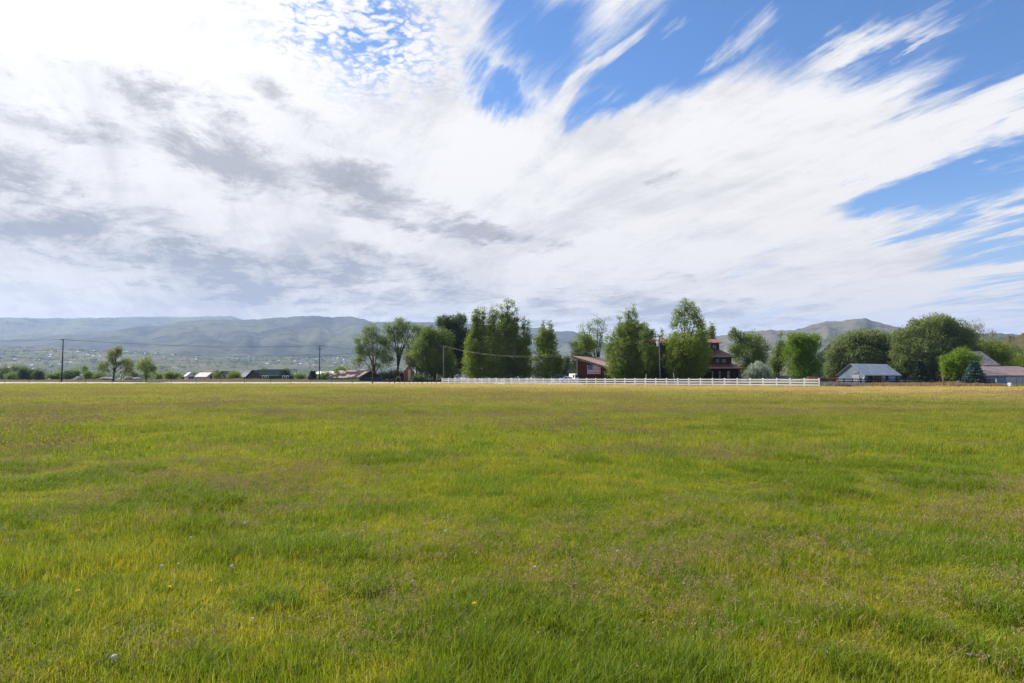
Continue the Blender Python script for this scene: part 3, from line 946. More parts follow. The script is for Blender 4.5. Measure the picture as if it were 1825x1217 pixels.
conifer("blue_spruce", "blue-green spruce overlapping the lime-green round tree", 134, 1737, 640, 21, leaf="spruce", n=9000, size=0.15)
tree("dark_shrub", "small dark evergreen bush between the brown lean-to wall and the round tree", 140,
     [(1687, 672, 8, 9), (1692, 664, 6, 8)], "fir", 1688, 0.13, 1.2, 14, 0.25, 1.6, 0.1, r0=0.06, cat="bush")
# understorey hedge below the big trees
tree("hedge", "long dark hedge under the cottonwoods between the old barn and the brick house", 203,
     [(690, 670, 14, 8), (706, 669, 14, 9), (676, 671, 8, 6), (720, 672, 8, 7)], "dark", 698, 0.18, 1.0, 14, 0.4, 1.4, 0.0, r0=0.05, cat="hedge", fork=0.1)
tree("dark_shrub", "dark dome-shaped bush next to the small brick house", 193,
     [(748, 672, 10, 8), (741, 675, 7, 5), (756, 675, 7, 5)], "dark", 748, 0.16, 1.0, 14, 0.3, 1.5, 0.0, r0=0.05, cat="bush", fork=0.1)
DENS, GAPK = 1.1, 0.95
# left of the old barn, along the road
tree("gnarled_tree", "gnarled wide roadside tree with dark twisting limbs and yellow-green leaves", 198,
     [(206, 628, 11, 8), (196, 634, 9, 7), (212, 622, 6, 5), (186, 650, 11, 6), (224, 645, 9, 7), (228, 654, 8, 8), (212, 648, 8, 5), (178, 656, 7, 4), (222, 662, 9, 5), (190, 660, 8, 4), (200, 644, 7, 5)],
     "olive", 202, 0.16, 1.0, 15, 0.36, 1.2, 0.26, 0.8, r0=0.24, fork=0.28)
tree("roadside_tree", "upright bushy roadside tree with many stems beside the gnarled one", 192,
     [(261, 642, 9, 9), (254, 650, 9, 10), (270, 650, 8, 10), (262, 660, 12, 11), (249, 656, 5, 8), (274, 660, 6, 9), (260, 671, 8, 6)],
     "poplar", 260, 0.14, 1.1, 14, 0.34, 1.1, 0.36, 0.8, r0=0.16, fork=0.08)
tree("shrub", "small bright green tree above the ridge of the mottled-roof barn", 232,
     [(607, 657, 9, 5), (601, 661, 6, 5), (613, 660, 6, 5), (606, 665, 8, 5)], "bright", 607, 0.17, 1.0, 13, 0.34, 1.2, 0.2, r0=0.12)
tree("shrub", "dark green bush beside the utility pole with two crossarms", 236,
     [(581, 669, 11, 7), (573, 672, 7, 5), (590, 671, 6, 6)], "dense", 581, 0.17, 1.0, 14, 0.36, 1.4, 0.05, r0=0.08, cat="bush")
conifer("fir", "bushy dark fir between the leaning lamp and the utility pole", 245, 557, 659, 12, n=3500, size=0.22)
tree("shrub", "dark low bush behind the leaning pale pole", 248,
     [(538, 671, 10, 6), (530, 673, 6, 5)], "dense", 537, 0.18, 1.0, 13, 0.36, 1.3, 0.05, r0=0.07, cat="bush")
tree("round_tree", "round dark green tree between the brick gable house and the next dark roof", 262,
     [(417, 669, 10, 9), (411, 673, 6, 6), (424, 673, 6, 6)], "poplar", 417, 0.18, 1.0, 14, 0.4, 1.4, 0.1, r0=0.12)
tree("shade_tree", "small yellow-green tree beside the white gable house near the brick one", 268,
     [(386, 666, 6, 7), (389, 673, 6, 6)], "olive", 387, 0.18, 1.0, 13, 0.4, 1.2, 0.2, r0=0.1)
TG = "trees along the far edge of the hay field"
for (cx, top, hw, Yt, lf, lb) in [
    (8, 652, 15, 420, "willow", "hazy grey-green tree at the photo's edge beyond the hay field"), (27, 650, 12, 430, "cotton", "hazy grey-green tree with a taller crown beyond the hay field"),
    (24, 663, 13, 330, "cotton", "low pale green bush tree before the hazy trees beyond the hay field"), (43, 654, 9, 320, "dark", "dark tall tree, first of the dark clump beyond the hay field"),
    (55, 657, 9, 322, "dense", "dark green tree inside the dark clump beyond the hay field"), (69, 658, 9, 318, "dark", "dark rounded tree ending the dark clump beyond the hay field"),
    (90, 665, 8, 315, "dense", "low tree between the dark clump and the tall lone pole"), (103, 662, 8, 316, "poplar", "mid-green tree just beside the tall lone pole"),
    (121, 660, 10, 312, "dark", "dark tree behind the pale sprinkler-white shrub"), (136, 657, 10, 316, "dense", "taller dark tree above the white shrub"),
    (151, 651, 5, 330, "dense", "narrow pointed tree standing above the roadside treeline"), (160, 660, 10, 312, "poplar", "mid-green tree between the pointed tree and the gnarled tree"),
    (177, 664, 9, 310, "dense", "low tree partly behind the gnarled roadside tree"), (237, 660, 9, 350, "willow", "grey-blue tree in the gap between the two roadside trees"),
    (283, 665, 6, 300, "dense", "small dark tree beside the upright bushy roadside tree"), (301, 661, 8, 296, "poplar", "round green tree near the first white house"),
    (315, 664, 7, 298, "dense", "smaller green tree touching the first white house"), (326, 668, 6, 290, "olive", "low shrubby tree before the first white house"),
    (346, 663, 6, 300, "dense", "dark small tree between the two white houses"), (510, 655, 8, 420, "willow", "hazy pointed tree above the long dark green roof"),
    (470, 655, 10, 460, "cotton", "hazy tree behind the ridge of the long dark green roof"),
]:
    h = 680 - top
    tree("field_tree", lb, Yt, [(cx, top + hw * 0.7, hw * 0.75, hw * 0.7), (cx - hw * 0.35, top + h * 0.5, hw * 0.8, h * 0.34), (cx + hw * 0.35, top + h * 0.55, hw * 0.8, h * 0.34), (cx, top + h * 0.75, hw, h * 0.28)],
         lf, cx, 0.26, 1.0, 12, 0.5, 0.8, 0.2, 0.5, r0=0.2, group=TG)
# pale spiky shrub and loose brush
tree("white_shrub", "white spiky shrub glowing beside the tall lone pole across the road", 204,
     [(139, 676, 5, 4), (144, 674, 2.5, 5), (135, 678, 5, 2.5)], "pale", 140, 0.16, 3.0, 12, 0.14, 2.2, 0.0, hang=0.75, r0=0.04, cat="bush")

# ------------------------------------------------------------------ buildings
RED_WALL = surf("red_siding", (0.070, 0.018, 0.014), (0.112, 0.028, 0.020), 1.2, 0.8, 0.2, line=0.30, line_axis=2, line_dark=0.55)
RED_ROOF = surf("red_metal_roof", (0.29, 0.175, 0.15), (0.36, 0.23, 0.20), 0.8, 0.55, 0.4)
RUST_ROOF = surf("rust_red_roof", (0.20, 0.060, 0.045), (0.30, 0.11, 0.085), 1.0, 0.6, 0.4, line=0.6, line_axis=0, line_dark=0.7)
MAROON = surf("maroon_roof", (0.125, 0.050, 0.045), (0.18, 0.075, 0.065), 1.0, 0.55, 0.4, line=0.6, line_axis=0, line_dark=0.7)
LOG = surf("log_wall", (0.075, 0.034, 0.020), (0.15, 0.075, 0.045), 1.5, 0.85, 0.2, line=0.35, line_axis=0, line_dark=0.5)
DARKWOOD = surf("dark_wood", (0.012, 0.010, 0.009), (0.03, 0.024, 0.02), 2, 0.85, 0.2)
BROWNWOOD = surf("brown_boards", (0.11, 0.045, 0.02), (0.20, 0.095, 0.045), 1.4, 0.85, 0.2, line=0.25, line_axis=0, line_dark=0.5)
GLASS = surf("window_glass", (0.03, 0.035, 0.04), (0.06, 0.07, 0.08), 1, 0.15, 0.6)
PALEGLASS = surf("pale_window", (0.16, 0.15, 0.16), (0.30, 0.28, 0.28), 1.6, 0.3, 0.5)
TAN = surf("tan_panel", (0.34, 0.26, 0.16), (0.46, 0.36, 0.24), 2, 0.7, 0.2)
GREYBOARD = surf("grey_blue_boards", (0.20, 0.26, 0.33), (0.33, 0.39, 0.46), 0.9, 0.85, 0.2, stretch=(1, 1, 0.3), line=0.4, line_axis=0, line_dark=0.75)
TINROOF = surf("tin_roof", (0.26, 0.31, 0.39), (0.38, 0.43, 0.50), 0.7, 0.6, 0.3, line=0.9, line_axis=0, line_dark=0.72)
WHITE = surf("white_paint", (0.72, 0.72, 0.73), (0.84, 0.84, 0.86), 0.35, 0.5, 0.4)
CREAM = surf("cream_siding", (0.60, 0.56, 0.52), (0.72, 0.67, 0.62), 0.8, 0.8, 0.2)
PALEBLUE = surf("pale_blue_siding", (0.34, 0.42, 0.50), (0.44, 0.52, 0.60), 0.8, 0.8, 0.2)
BRICK = surf("orange_brick", (0.24, 0.085, 0.05), (0.36, 0.15, 0.09), 2.2, 0.9, 0.2, line=0.4, line_axis=2, line_dark=0.7)
SLATE = surf("dark_slate_roof", (0.035, 0.05, 0.075), (0.07, 0.09, 0.12), 1.2, 0.7, 0.3)
GREENROOF = surf("dark_green_roof", (0.008, 0.022, 0.024), (0.014, 0.034, 0.036), 0.6, 0.95, 0.03)
SHINGLE = surf("grey_shingle", (0.085, 0.08, 0.095), (0.20, 0.19, 0.215), 1.4, 0.9, 0.2, line=0.5, line_axis=2, line_dark=0.75)
MAUVEROOF = surf("mauve_tin_roof", (0.165, 0.115, 0.122), (0.225, 0.165, 0.172), 0.6, 0.7, 0.25)
PATCHROOF = surf("flaking_roof", (0.075, 0.048, 0.05), (0.46, 0.36, 0.34), 0.55, 0.95, 0.1, lo=0.49, hi=0.55, stretch=(0.6, 1, 1.6))
BLUEBOARD = surf("weathered_blue_boards", (0.24, 0.33, 0.40), (0.34, 0.43, 0.50), 1.0, 0.85, 0.2, stretch=(1, 1, 0.2), line=0.35, line_axis=0, line_dark=0.72)
LILAC = surf("lilac_white_wall", (0.56, 0.53, 0.57), (0.66, 0.63, 0.67), 0.6, 0.8, 0.2)
CONCRETE = surf("pale_block_wall", (0.44, 0.42, 0.36), (0.55, 0.52, 0.46), 0.9, 0.9, 0.2)
TEAL = surf("blue_grey_siding", (0.13, 0.20, 0.22), (0.18, 0.26, 0.28), 1, 0.8, 0.2, line=0.3, line_axis=2, line_dark=0.8)
ORANGE = surf("orange_paint", (0.52, 0.10, 0.035), (0.62, 0.17, 0.07), 2, 0.5, 0.4)
BLACKWOOD = surf("black_fence_paint", (0.008, 0.008, 0.010), (0.02, 0.02, 0.024), 2, 0.7, 0.3)
STEEL = surf("rusty_steel", (0.05, 0.035, 0.028), (0.10, 0.07, 0.055), 4, 0.8, 0.3)
POLEWOOD = surf("dark_pole_wood", (0.022, 0.020, 0.022), (0.05, 0.045, 0.045), 2, 0.9, 0.2, stretch=(1, 1, 0.15))
GREYWOOD = surf("grey_pole_wood", (0.10, 0.097, 0.097), (0.16, 0.155, 0.15), 2, 0.9, 0.2, stretch=(1, 1, 0.15))
WIREM = surf("dark_wire", (0.03, 0.035, 0.04), (0.05, 0.055, 0.06), 1, 0.6, 0.3)
WIREL = surf("aluminium_wire", (0.075, 0.10, 0.06), (0.10, 0.13, 0.08), 1, 0.45, 0.4)
CERAMIC = surf("ceramic", (0.16, 0.15, 0.15), (0.22, 0.2, 0.2), 3, 0.3, 0.5)
TANKGREY = surf("light_grey_tank", (0.46, 0.48, 0.50), (0.56, 0.58, 0.60), 2, 0.5, 0.4)
FLAGRED = surf("flag_red", (0.42, 0.02, 0.03), (0.48, 0.03, 0.04), 3, 0.8, 0.2)
FLAGWHITE = surf("flag_white", (0.70, 0.67, 0.67), (0.78, 0.75, 0.75), 3, 0.8, 0.2)
FLAGBLUE = surf("flag_blue", (0.045, 0.075, 0.23), (0.06, 0.09, 0.27), 3, 0.8, 0.2)
DRIFT = surf("weathered_grey_wood", (0.09, 0.075, 0.06), (0.26, 0.225, 0.19), 30, 0.95, 0.1, stretch=(0.25, 1, 1))

def slab(m, a, b, c, d, t):
    """roof slab: quad a b c d (top), thickness t downward"""
    a, b, c, d = map(Vector, (a, b, c, d))
    m.prism([a, b, c, d], (0, 0, -t))

def gable(name, label, loc, rz, w, d, h, r, wallm, roofm, axis="y", over=0.4, t=0.15, cat="house", group=None, trim=None, parent=None):
    """w along local x, d along local y, eaves h, ridge r; ridge along axis. origin at the front-centre bottom"""
    root = thing(name, label, cat, loc, rz, group)
    m = MB()
    hw = w / 2
    if axis == "y":
        m.prism([(-hw, 0, -0.6), (hw, 0, -0.6), (hw, 0, h), (0, 0, r), (-hw, 0, h)], (0, d, 0))
    else:
        m.prism([(-hw, 0, -0.6), (-hw, d, -0.6), (-hw, d, h), (-hw, d / 2, r), (-hw, 0, h)], (w, 0, 0))
    m.build("wall", wallm, root)
    m = MB()
    if axis == "y":
        s = (r - h) / hw
        e = over
        for sg in (-1, 1):
            slab(m, (0, -over, r + t), (sg * (hw + e), -over, h - s * e + t), (sg * (hw + e), d + over, h - s * e + t), (0, d + over, r + t), t * 0.9)
    else:
        s = (r - h) / (d / 2)
        e = over
        slab(m, (-hw - over, d / 2, r + t), (-hw - over, -e, h - s * e + t), (hw + over, -e, h - s * e + t), (hw + over, d / 2, r + t), t * 0.9)
        slab(m, (-hw - over, d / 2, r + t), (hw + over, d / 2, r + t), (hw + over, d + e, h - s * e + t), (-hw - over, d + e, h - s * e + t), t * 0.9)
    m.build("roof", roofm, root)
    return root

def panel(root, name, mat, x0, x1, z0, z1, y=-0.03, t=0.06, frame=None, fw=0.1, mull=(1, 1)):
    m = MB()
    m.box(x0, x1, y - t / 2, y + t / 2, z0, z1)
    o = m.build(name, mat, root)
    if frame:
        f = MB()
        yy = y - t / 2 - 0.02
        f.box(x0 - fw, x0, yy - 0.04, yy + 0.04, z0 - fw, z1 + fw)
        f.box(x1, x1 + fw, yy - 0.04, yy + 0.04, z0 - fw, z1 + fw)
        f.box(x0, x1, yy - 0.04, yy + 0.04, z1, z1 + fw)
        f.box(x0, x1, yy - 0.04, yy + 0.04, z0 - fw, z0)
        for k in range(1, mull[0]):
            xx = x0 + (x1 - x0) * k / mull[0]
            f.box(xx - 0.03, xx + 0.03, yy - 0.03, yy + 0.03, z0, z1)
        for k in range(1, mull[1]):
            zz = z0 + (z1 - z0) * k / mull[1]
            f.box(x0, x1, yy - 0.025, yy + 0.025, zz - 0.03, zz + 0.03)
        f.build("frame", frame, o)
    return o

# --- red barn with the flag (mono-pitch roof, high eave toward the driveway)
def red_barn():
    Y = 166.0
    th = R(-30)
    A = P(1029, 686, Y)
    gzv = float(gz(A.x, Y))
    root = thing("red_barn", "dark red barn with a sloping pinkish roof and a flag on its wall", "barn", (A.x, Y, gzv), th)
    W_, L = 9.5, 24.0
    hl = PZ(639, Y) - gzv
    hr = hl - 2.8
    m = MB()
    m.prism([(0, 0, -0.6), (W_, 0, -0.6), (W_, 0, hr), (0, 0, hl)], (0, L, 0))
    m.build("wall", RED_WALL, root)
    m = MB()
    s = (hl - hr) / W_
    t = 0.30
    o1 = 1.05
    slab(m, (-o1, -0.7, hl + s * o1 + t + 0.08), (W_ + 0.7, -0.7, hr - s * 0.7 + t), (W_ + 0.7, L + 0.7, hr - s * 0.7 + t), (-o1, L + 0.7, hl + s * o1 + t + 0.08), t)
    rf = m.build("roof", RED_ROOF, root)
    m = MB()
    m.prism([(-o1 - 0.04, -0.76, hl + s * o1 + t - 0.02), (W_ + 0.7, -0.76, hr - s * 0.7 + t - 0.06), (W_ + 0.7, -0.76, hr - s * 0.7 - 0.18), (-o1 - 0.04, -0.76, hl + s * o1 - 0.12)], (0, 0.05, 0))
    m.build("fascia", surf("grey_brown_fascia", (0.17, 0.11, 0.085), (0.22, 0.15, 0.12), 2), rf)
    for yy in (-0.55, 5.2, 11.0, 16.8):
        m = MB()
        pts = [Vector((-o1 * 0.95, yy, hl - 0.05)), Vector((-0.62, yy, hl - 0.75)), Vector((-0.22, yy, hl - 1.5)), Vector((-0.08, yy, hl - 2.4))]
        m.tube(bez(pts[0], pts[1] + Vector((0.1, 0, -0.2)), pts[3], 7), 0.10, 6)
        m.build("bracket", surf("dark_brown_trim", (0.05, 0.03, 0.02), (0.09, 0.055, 0.04), 2) if yy < 0 else bpy.data.materials["dark_brown_trim"], root)
    m = MB()
    m.box(-0.12, 0.10, -0.07, -0.005, -0.3, hl - 0.1)
    m.build("corner_board", surf("tan_trim", (0.30, 0.24, 0.17), (0.38, 0.31, 0.22), 2), root)
    # flag hung flat on the wall
    fx0 = 2.75
    fw, fh = 3.35, 2.28
    fz1 = PZ(650.2, 164.5) - gzv
    fz0 = fz1 - fh
    c, s_ = math.cos(th), math.sin(th)
    def W2(x, y): return (A.x + x * c - y * s_, Y + x * s_ + y * c, gzv)
    fl = thing("flag", "striped red and white flag with a blue corner hung on the red barn wall", "flag", W2(fx0, -0.05), th)
    m = MB()
    sh = fh / 13
    for k in range(13):
        m.mi = 0 if k % 2 == 0 else 1
        z1 = fz1 - k * sh
        x0 = fw * 0.4 if k < 7 else 0.0
        m.box(x0, fw, -0.03, 0.0, z1 - sh, z1)
    m.build("stripes", [FLAGRED, FLAGWHITE], fl)
    m = MB()
    m.box(0, fw * 0.4, -0.03, 0.0, fz1 - 7 * sh, fz1)
    m.mi = 1
    for r in range(9):
        for q in range(6 if r % 2 == 0 else 5):
            cx = fw * 0.4 * ((q + (0.5 if r % 2 == 0 else 1.0)) / 6)
            cz = fz1 - 7 * sh * (r + 0.7) / 9.4
            pts = []
            for a in range(10):
                rad = 0.042 if a % 2 == 0 else 0.017
                an = math.pi / 2 + a * math.pi / 5
                pts.append((cx + rad * math.cos(an), -0.035, cz + rad * math.sin(an)))
            m.prism(pts, (0, 0.004, 0))
    m.build("canton", [FLAGBLUE, FLAGWHITE], fl)
    m = MB()
    m.box(-0.07, 0.0, -0.035, 0.0, fz0, fz1)
    m.build("hoist_edge", FLAGWHITE, fl)
red_barn()

# --- brown three-tier house
def tier_house():
    Y = 158.0
    cx = PX(1227, Y)
    z0 = float(gz(cx, Y))
    root = thing("tiered_house", "brown three-tiered wooden house with stacked maroon roofs behind the poplar", "house", (cx, Y, z0), R(-4))
    hz = lambda py: PZ(py, Y) - z0
    k = Y / F
    def tier(half, dep, za, zb, yf, mat=LOG):
        m = MB()
        m.box(-half, half, yf, yf + dep, za, zb)
        return m.build("wall", mat, root)
    D = 9.0
    y3, y2, y1 = 0.0, 1.7, 3.6
    tier(90 * k, D + 7.2, -0.6, hz(656), y3 + 0.9, DARKWOOD)
    tier(79 * k, D + 3.8, hz(648), hz(636), y2)
    tier(61 * k, D, hz(622), hz(610), y1)
    def skirt(zi, zo, hi, ho, yi, yo, dep, mat=MAROON):
        # hipped roof ring from inner (hi, yi) high to outer (ho, yo) low
        m = MB()
        yb_i, yb_o = yi + dep, yi + dep + (yi - yo)
        I = [(-hi, yi, zi), (hi, yi, zi), (hi, yb_i, zi), (-hi, yb_i, zi)]
        O = [(-ho, yo, zo), (ho, yo, zo), (ho, yb_o, zo), (-ho, yb_o, zo)]
        for i in range(4):
            j = (i + 1) % 4
            slab(m, O[i], O[j], I[j], I[i], 0.18)
        return m.build("roof", mat, root)
    skirt(hz(647.5), hz(656), 79 * k, 95 * k, y2, y3 - 0.8, D + 3.8)
    skirt(hz(621.5), hz(635.5), 61 * k, 84 * k, y1, y2 - 0.9, D)
    # top gabled roof
    m = MB()
    zr, ze = hz(601), hz(609.5)
    ho = 65 * k
    yy0, yy1 = y1 - 0.9, y1 + D + 0.9
    ym = (yy0 + yy1) / 2
    slab(m, (-ho, yy0, ze), (ho, yy0, ze), (ho, ym, zr), (-ho, ym, zr), 0.2)
    slab(m, (-ho, ym, zr), (ho, ym, zr), (ho, yy1, ze), (-ho, yy1, ze), 0.2)
    rf = m.build("roof", RUST_ROOF, root)
    m = MB()
    cxx = (1265 - 1227) * k
    m.box(cxx - 0.25, cxx + 0.25, ym - 0.25, ym + 0.25, zr - 0.3, zr + 0.75)
    m.build("chimney", surf("copper_cap", (0.45, 0.25, 0.2), (0.55, 0.32, 0.26), 2), rf)
    for px0, px1 in ((1268, 1273), (1276, 1283)):
        panel(root, "window", PALEGLASS, (px0 - 1227) * k, (px1 - 1227) * k, hz(620), hz(613), y1 - 0.03, 0.06, DARKWOOD, 0.08, (2, 1))
    panel(root, "window", PALEGLASS, (1278 - 1227) * k, (1284 - 1227) * k, hz(646), hz(639.5), y2 - 0.03, 0.06, DARKWOOD, 0.08, (2, 2))
    panel(root, "window", PALEGLASS, (1289 - 1227) * k, (1296 - 1227) * k, hz(646), hz(639.5), y2 - 0.03, 0.06, DARKWOOD, 0.08, (2, 2))
    for a, b in ((1269.5, 1272), (1281.5, 1285), (1296, 1301)):
        panel(root, "door", TAN, (a - 1227) * k, (b - 1227) * k, 0.2, hz(661), y3 + 0.87, 0.06, DARKWOOD, 0.08, (1, 3))
    for px in (1142, 1172, 1202, 1232, 1262, 1290, 1316):
        m = MB()
        m.box((px - 1227) * k - 0.12, (px - 1227) * k + 0.12, y3 - 0.55, y3 - 0.3, -0.3, hz(657))
        m.build("porch_post", DARKWOOD, root)
tier_house()

# --- grey gabled barn
def grey_barn():
    Y = 170.0
    A = P(1493, 680, Y)
    th = R(-60)
    w, L = 7.2, 14.6
    c, s = math.cos(th), math.sin(th)
    z0 = float(gz(A.x, Y))
    loc = (A.x + w / 2 * c, Y + w / 2 * s, z0)
    h = PZ(668.3, Y) - z0 + 0.05
    r = PZ(648.6, 167) - z0
    root = gable("grey_barn", "old grey-blue board barn with a tin gable roof behind the black rail fence", loc, th, w, L, h, r, GREYBOARD, TINROOF, "y", 0.28, 0.10, "barn")
    rf = [q for q in root.children if q.name.startswith("roof")][0]
    rf.rotation_euler = (0, 0, 0)
    panel(root, "hatch", surf("patched_board", (0.22, 0.23, 0.25), (0.36, 0.36, 0.37), 2.5), 0.7, 2.0, h + 0.35, h + 0.95, -0.04)
    panel(root, "door", surf("pale_board_door", (0.36, 0.38, 0.41), (0.46, 0.47, 0.49), 1.5), 0.4, 2.2, 0.0, h - 0.05, -0.04)
    panel(root, "sign_plate", WHITE, 3.1, 3.4, 0.7, 1.25, -0.04)
    # openings on the long side
    def side(name, mat, y0, y1, z0_, z1_):
        m = MB()
        m.box(w / 2 + 0.01, w / 2 + 0.05, y0, y1, z0_, z1_)
        m.build(name, mat, root)
    side("doorway", DARKWOOD, 1.3, 3.0, 0.0, h - 0.1)
    side("door", BROWNWOOD, 3.6, 6.4, 0.0, h - 0.1)
    side("window", surf("pale_blue_glass", (0.34, 0.42, 0.55), (0.44, 0.52, 0.64), 1), 6.8, 8.2, 0.5, h - 0.15)
    side("doorway", DARKWOOD, 8.5, 9.3, 0.0, h - 0.1)
    side("window", bpy.data.materials["pale_blue_glass"], 9.6, 12.2, 0.5, h - 0.15)
    side("door", BROWNWOOD, 12.6, 13.3, 0.0, h - 0.1)
grey_barn()

# --- barn with dark shingle roof, lilac lean-to and brown lean-to
def right_barn():
    Yf = 146.0
    xr = PX(1862, Yf)
    xl = PX(1700, Yf)
    zg = float(gz(PX(1760, Yf), Yf))
    root = thing("shingle_barn", "wide low barn with a steep dark shingle roof and a pale lean-to wall", "barn", (PX(1760, Yf), Yf, zg))
    ox, oz = PX(1760, Yf), zg
    X = lambda px, Y: PX(px, Y) - ox
    Z = lambda py, Y: PZ(py, Y) - oz
    ze1 = Z(669.0, Yf)
    Ym = Yf + 7.0
    zm = Z(651.3, Ym)
    Yr = Yf + 13.0
    zr = Z(626.5, Yr)
    # main body
    m = MB()
    xa, xb = X(1724, Yr), X(1781, Ym)
    m.prism([(xa, Ym - Yf, -0.5), (xa, Yr - Yf + 6, -0.5), (xa, Yr - Yf + 6, zm), (xa, Yr - Yf, zr - 0.1), (xa, Ym - Yf, zm - 0.1)], (xb - xa, 0, 0))
    m.build("wall", BROWNWOOD, root)
    m = MB()
    xs0, xs1 = xa - 0.3, xb + 0.3
    slab(m, (xs0, Ym - Yf - 0.3, zm), (xs1, Ym - Yf - 0.3, zm), (xs1, Yr - Yf, zr + 0.05), (xs0, Yr - Yf, zr + 0.05), 0.14)
    slab(m, (xs0, Yr - Yf, zr + 0.05), (xs1, Yr - Yf, zr + 0.05), (xs1, Yr - Yf + 6.3, zm - 0.2), (xs0, Yr - Yf + 6.3, zm - 0.2), 0.14)
    m.build("roof", SHINGLE, root)
    # lean-to walls: blue boards then lilac wall
    xs_ = X(1793.5, Yf)
    for nm, x0, x1, mt in (("lean_to_wall", X(1716, Yf), xs_, BLUEBOARD), ("lean_to_wall", xs_ + 0.005, X(1880, Yf), LILAC)):
        m = MB()
        m.box(x0, x1, 0.0, 6.9, -0.5, ze1 - 0.18)
        m.build(nm, mt, root)
    m = MB()
    slab(m, (X(1716, Yf) - 0.2, -0.45, ze1), (X(1884, Yf), -0.45, ze1), (X(1790, Ym) + 3.0, Ym - Yf - 0.32, zm - 0.16), (X(1716, Yf) - 0.2, Ym - Yf - 0.32, zm - 0.16), 0.12)
    lr = m.build("lean_to_roof", MAUVEROOF, root)
    m = MB()
    def onr(px, t):
        a = Vector((X(px, Yf), -0.45, ze1 + 0.012))
        b = Vector((X(px, Yf), Ym - Yf - 0.32, zm - 0.148))
        q = a.lerp(b, t)
        return q
    slab(m, onr(1735, 0.02), onr(1800, 0.02), onr(1772, 0.62), onr(1735, 0.92), 0.008)
    m.build("shingle_patch", SHINGLE, lr)
    m = MB()
    m.box(X(1716, Yf), X(1880, Yf), -0.09, -0.005, ze1 - 0.32, ze1 - 0.19)
    m.build("fascia", surf("grey_fascia", (0.30, 0.28, 0.27), (0.40, 0.38, 0.36), 2), lr)
    # brown lean-to on the other side
    m = MB()
    Yb = 150.0
    zt = Z(664.2, Yb)
    bx0, bx1 = X(1671, 155.5), X(1712, 155.5)
    fx0_, fx1_ = X(1668, Yb), X(1712, Yb)
    vs = [(fx0_, 4.0, -0.5), (fx1_, 4.0, -0.5), (fx1_, 4.0, zt + 1.9), (fx0_, 4.0, zt), (bx0, 9.5, -0.5), (bx1, 9.5, -0.5), (bx1, 9.5, zt + 1.9), (bx0, 9.5, zt)]
    m.add(vs, [(0, 1, 2, 3), (7, 6, 5, 4), (0, 3, 7, 4), (1, 5, 6, 2), (3, 2, 6, 7)])
    m.build("side_wall", BROWNWOOD, root)
    m = MB()
    slab(m, (X(1664.5, Yb), 3.6, zt - 0.02), (X(1716, Yb), 3.6, zt + 2.15), (X(1718, 156), 10.0, zt + 2.15), (X(1669.5, 156), 10.0, zt - 0.02), 0.14)
    m.build("side_roof", surf("tan_shingle", (0.15, 0.125, 0.10), (0.24, 0.20, 0.16), 1.5, 0.9), root)
right_barn()

# --- blue-grey house behind the bright tree
def blue_house():
    Y = 205.0
    cx = PX(1480, Y)
    z0 = float(gz(cx, Y))
    root = gable("blue_house", "blue-grey gabled house half hidden between the bright tree and the willow", (cx, Y, z0), R(-8), 9.0, 12, PZ(640, Y) - z0, PZ(610.5, Y) - z0, TEAL, SLATE, "y", 0.3, 0.18)
    hw = 4.5
    h, r = PZ(640, Y) - z0, PZ(610.5, Y) - z0
    m = MB()
    for sg in (-1, 1):
        m.prism([(0, -0.36, r + 0.10), (sg * (hw + 0.3), -0.36, h - 0.25), (sg * (hw + 0.3), -0.36, h - 0.65), (0, -0.36, r - 0.35)], (0, 0.05, 0))
    m.build("bargeboard", WHITE, root)
    for px in (1468, 1472.5):
        x = PX(px, Y) - cx
        panel(root, "window", GLASS, x - 0.25, x + 0.25, PZ(655, Y) - z0, PZ(647, Y) - z0, -0.03, 0.06, PALEBLUE, 0.14)
    m = MB()
    m.prism([(-hw - 1.2, -1.6, h - 1.2), (-hw + 2.2, -1.6, h - 1.2), (-hw + 0.4, -1.6, h + 0.6)], (0, 1.55, 0))
    m.build("porch_gable", PALEBLUE, root)
blue_house()

# --- small shed behind the vehicles
def shed():
    Y = 188.0
    cx = PX(1019, Y)
    z0 = float(gz(cx, Y))
    root = gable("grey_shed", "small shed with a grey roof behind the parked vehicles", (cx, Y, z0), R(12), 3.9, 4.5, PZ(663.8, Y) - z0, PZ(649, Y) - z0, DARKWOOD, surf("slate_grey_roof", (0.10, 0.10, 0.12), (0.16, 0.16, 0.18), 1), "x", 0.2, 0.1, "shed")
    panel(root, "door", surf("charcoal_door", (0.02, 0.02, 0.02), (0.035, 0.035, 0.035), 1), -0.5, 0.6, 0, 1.3)
shed()

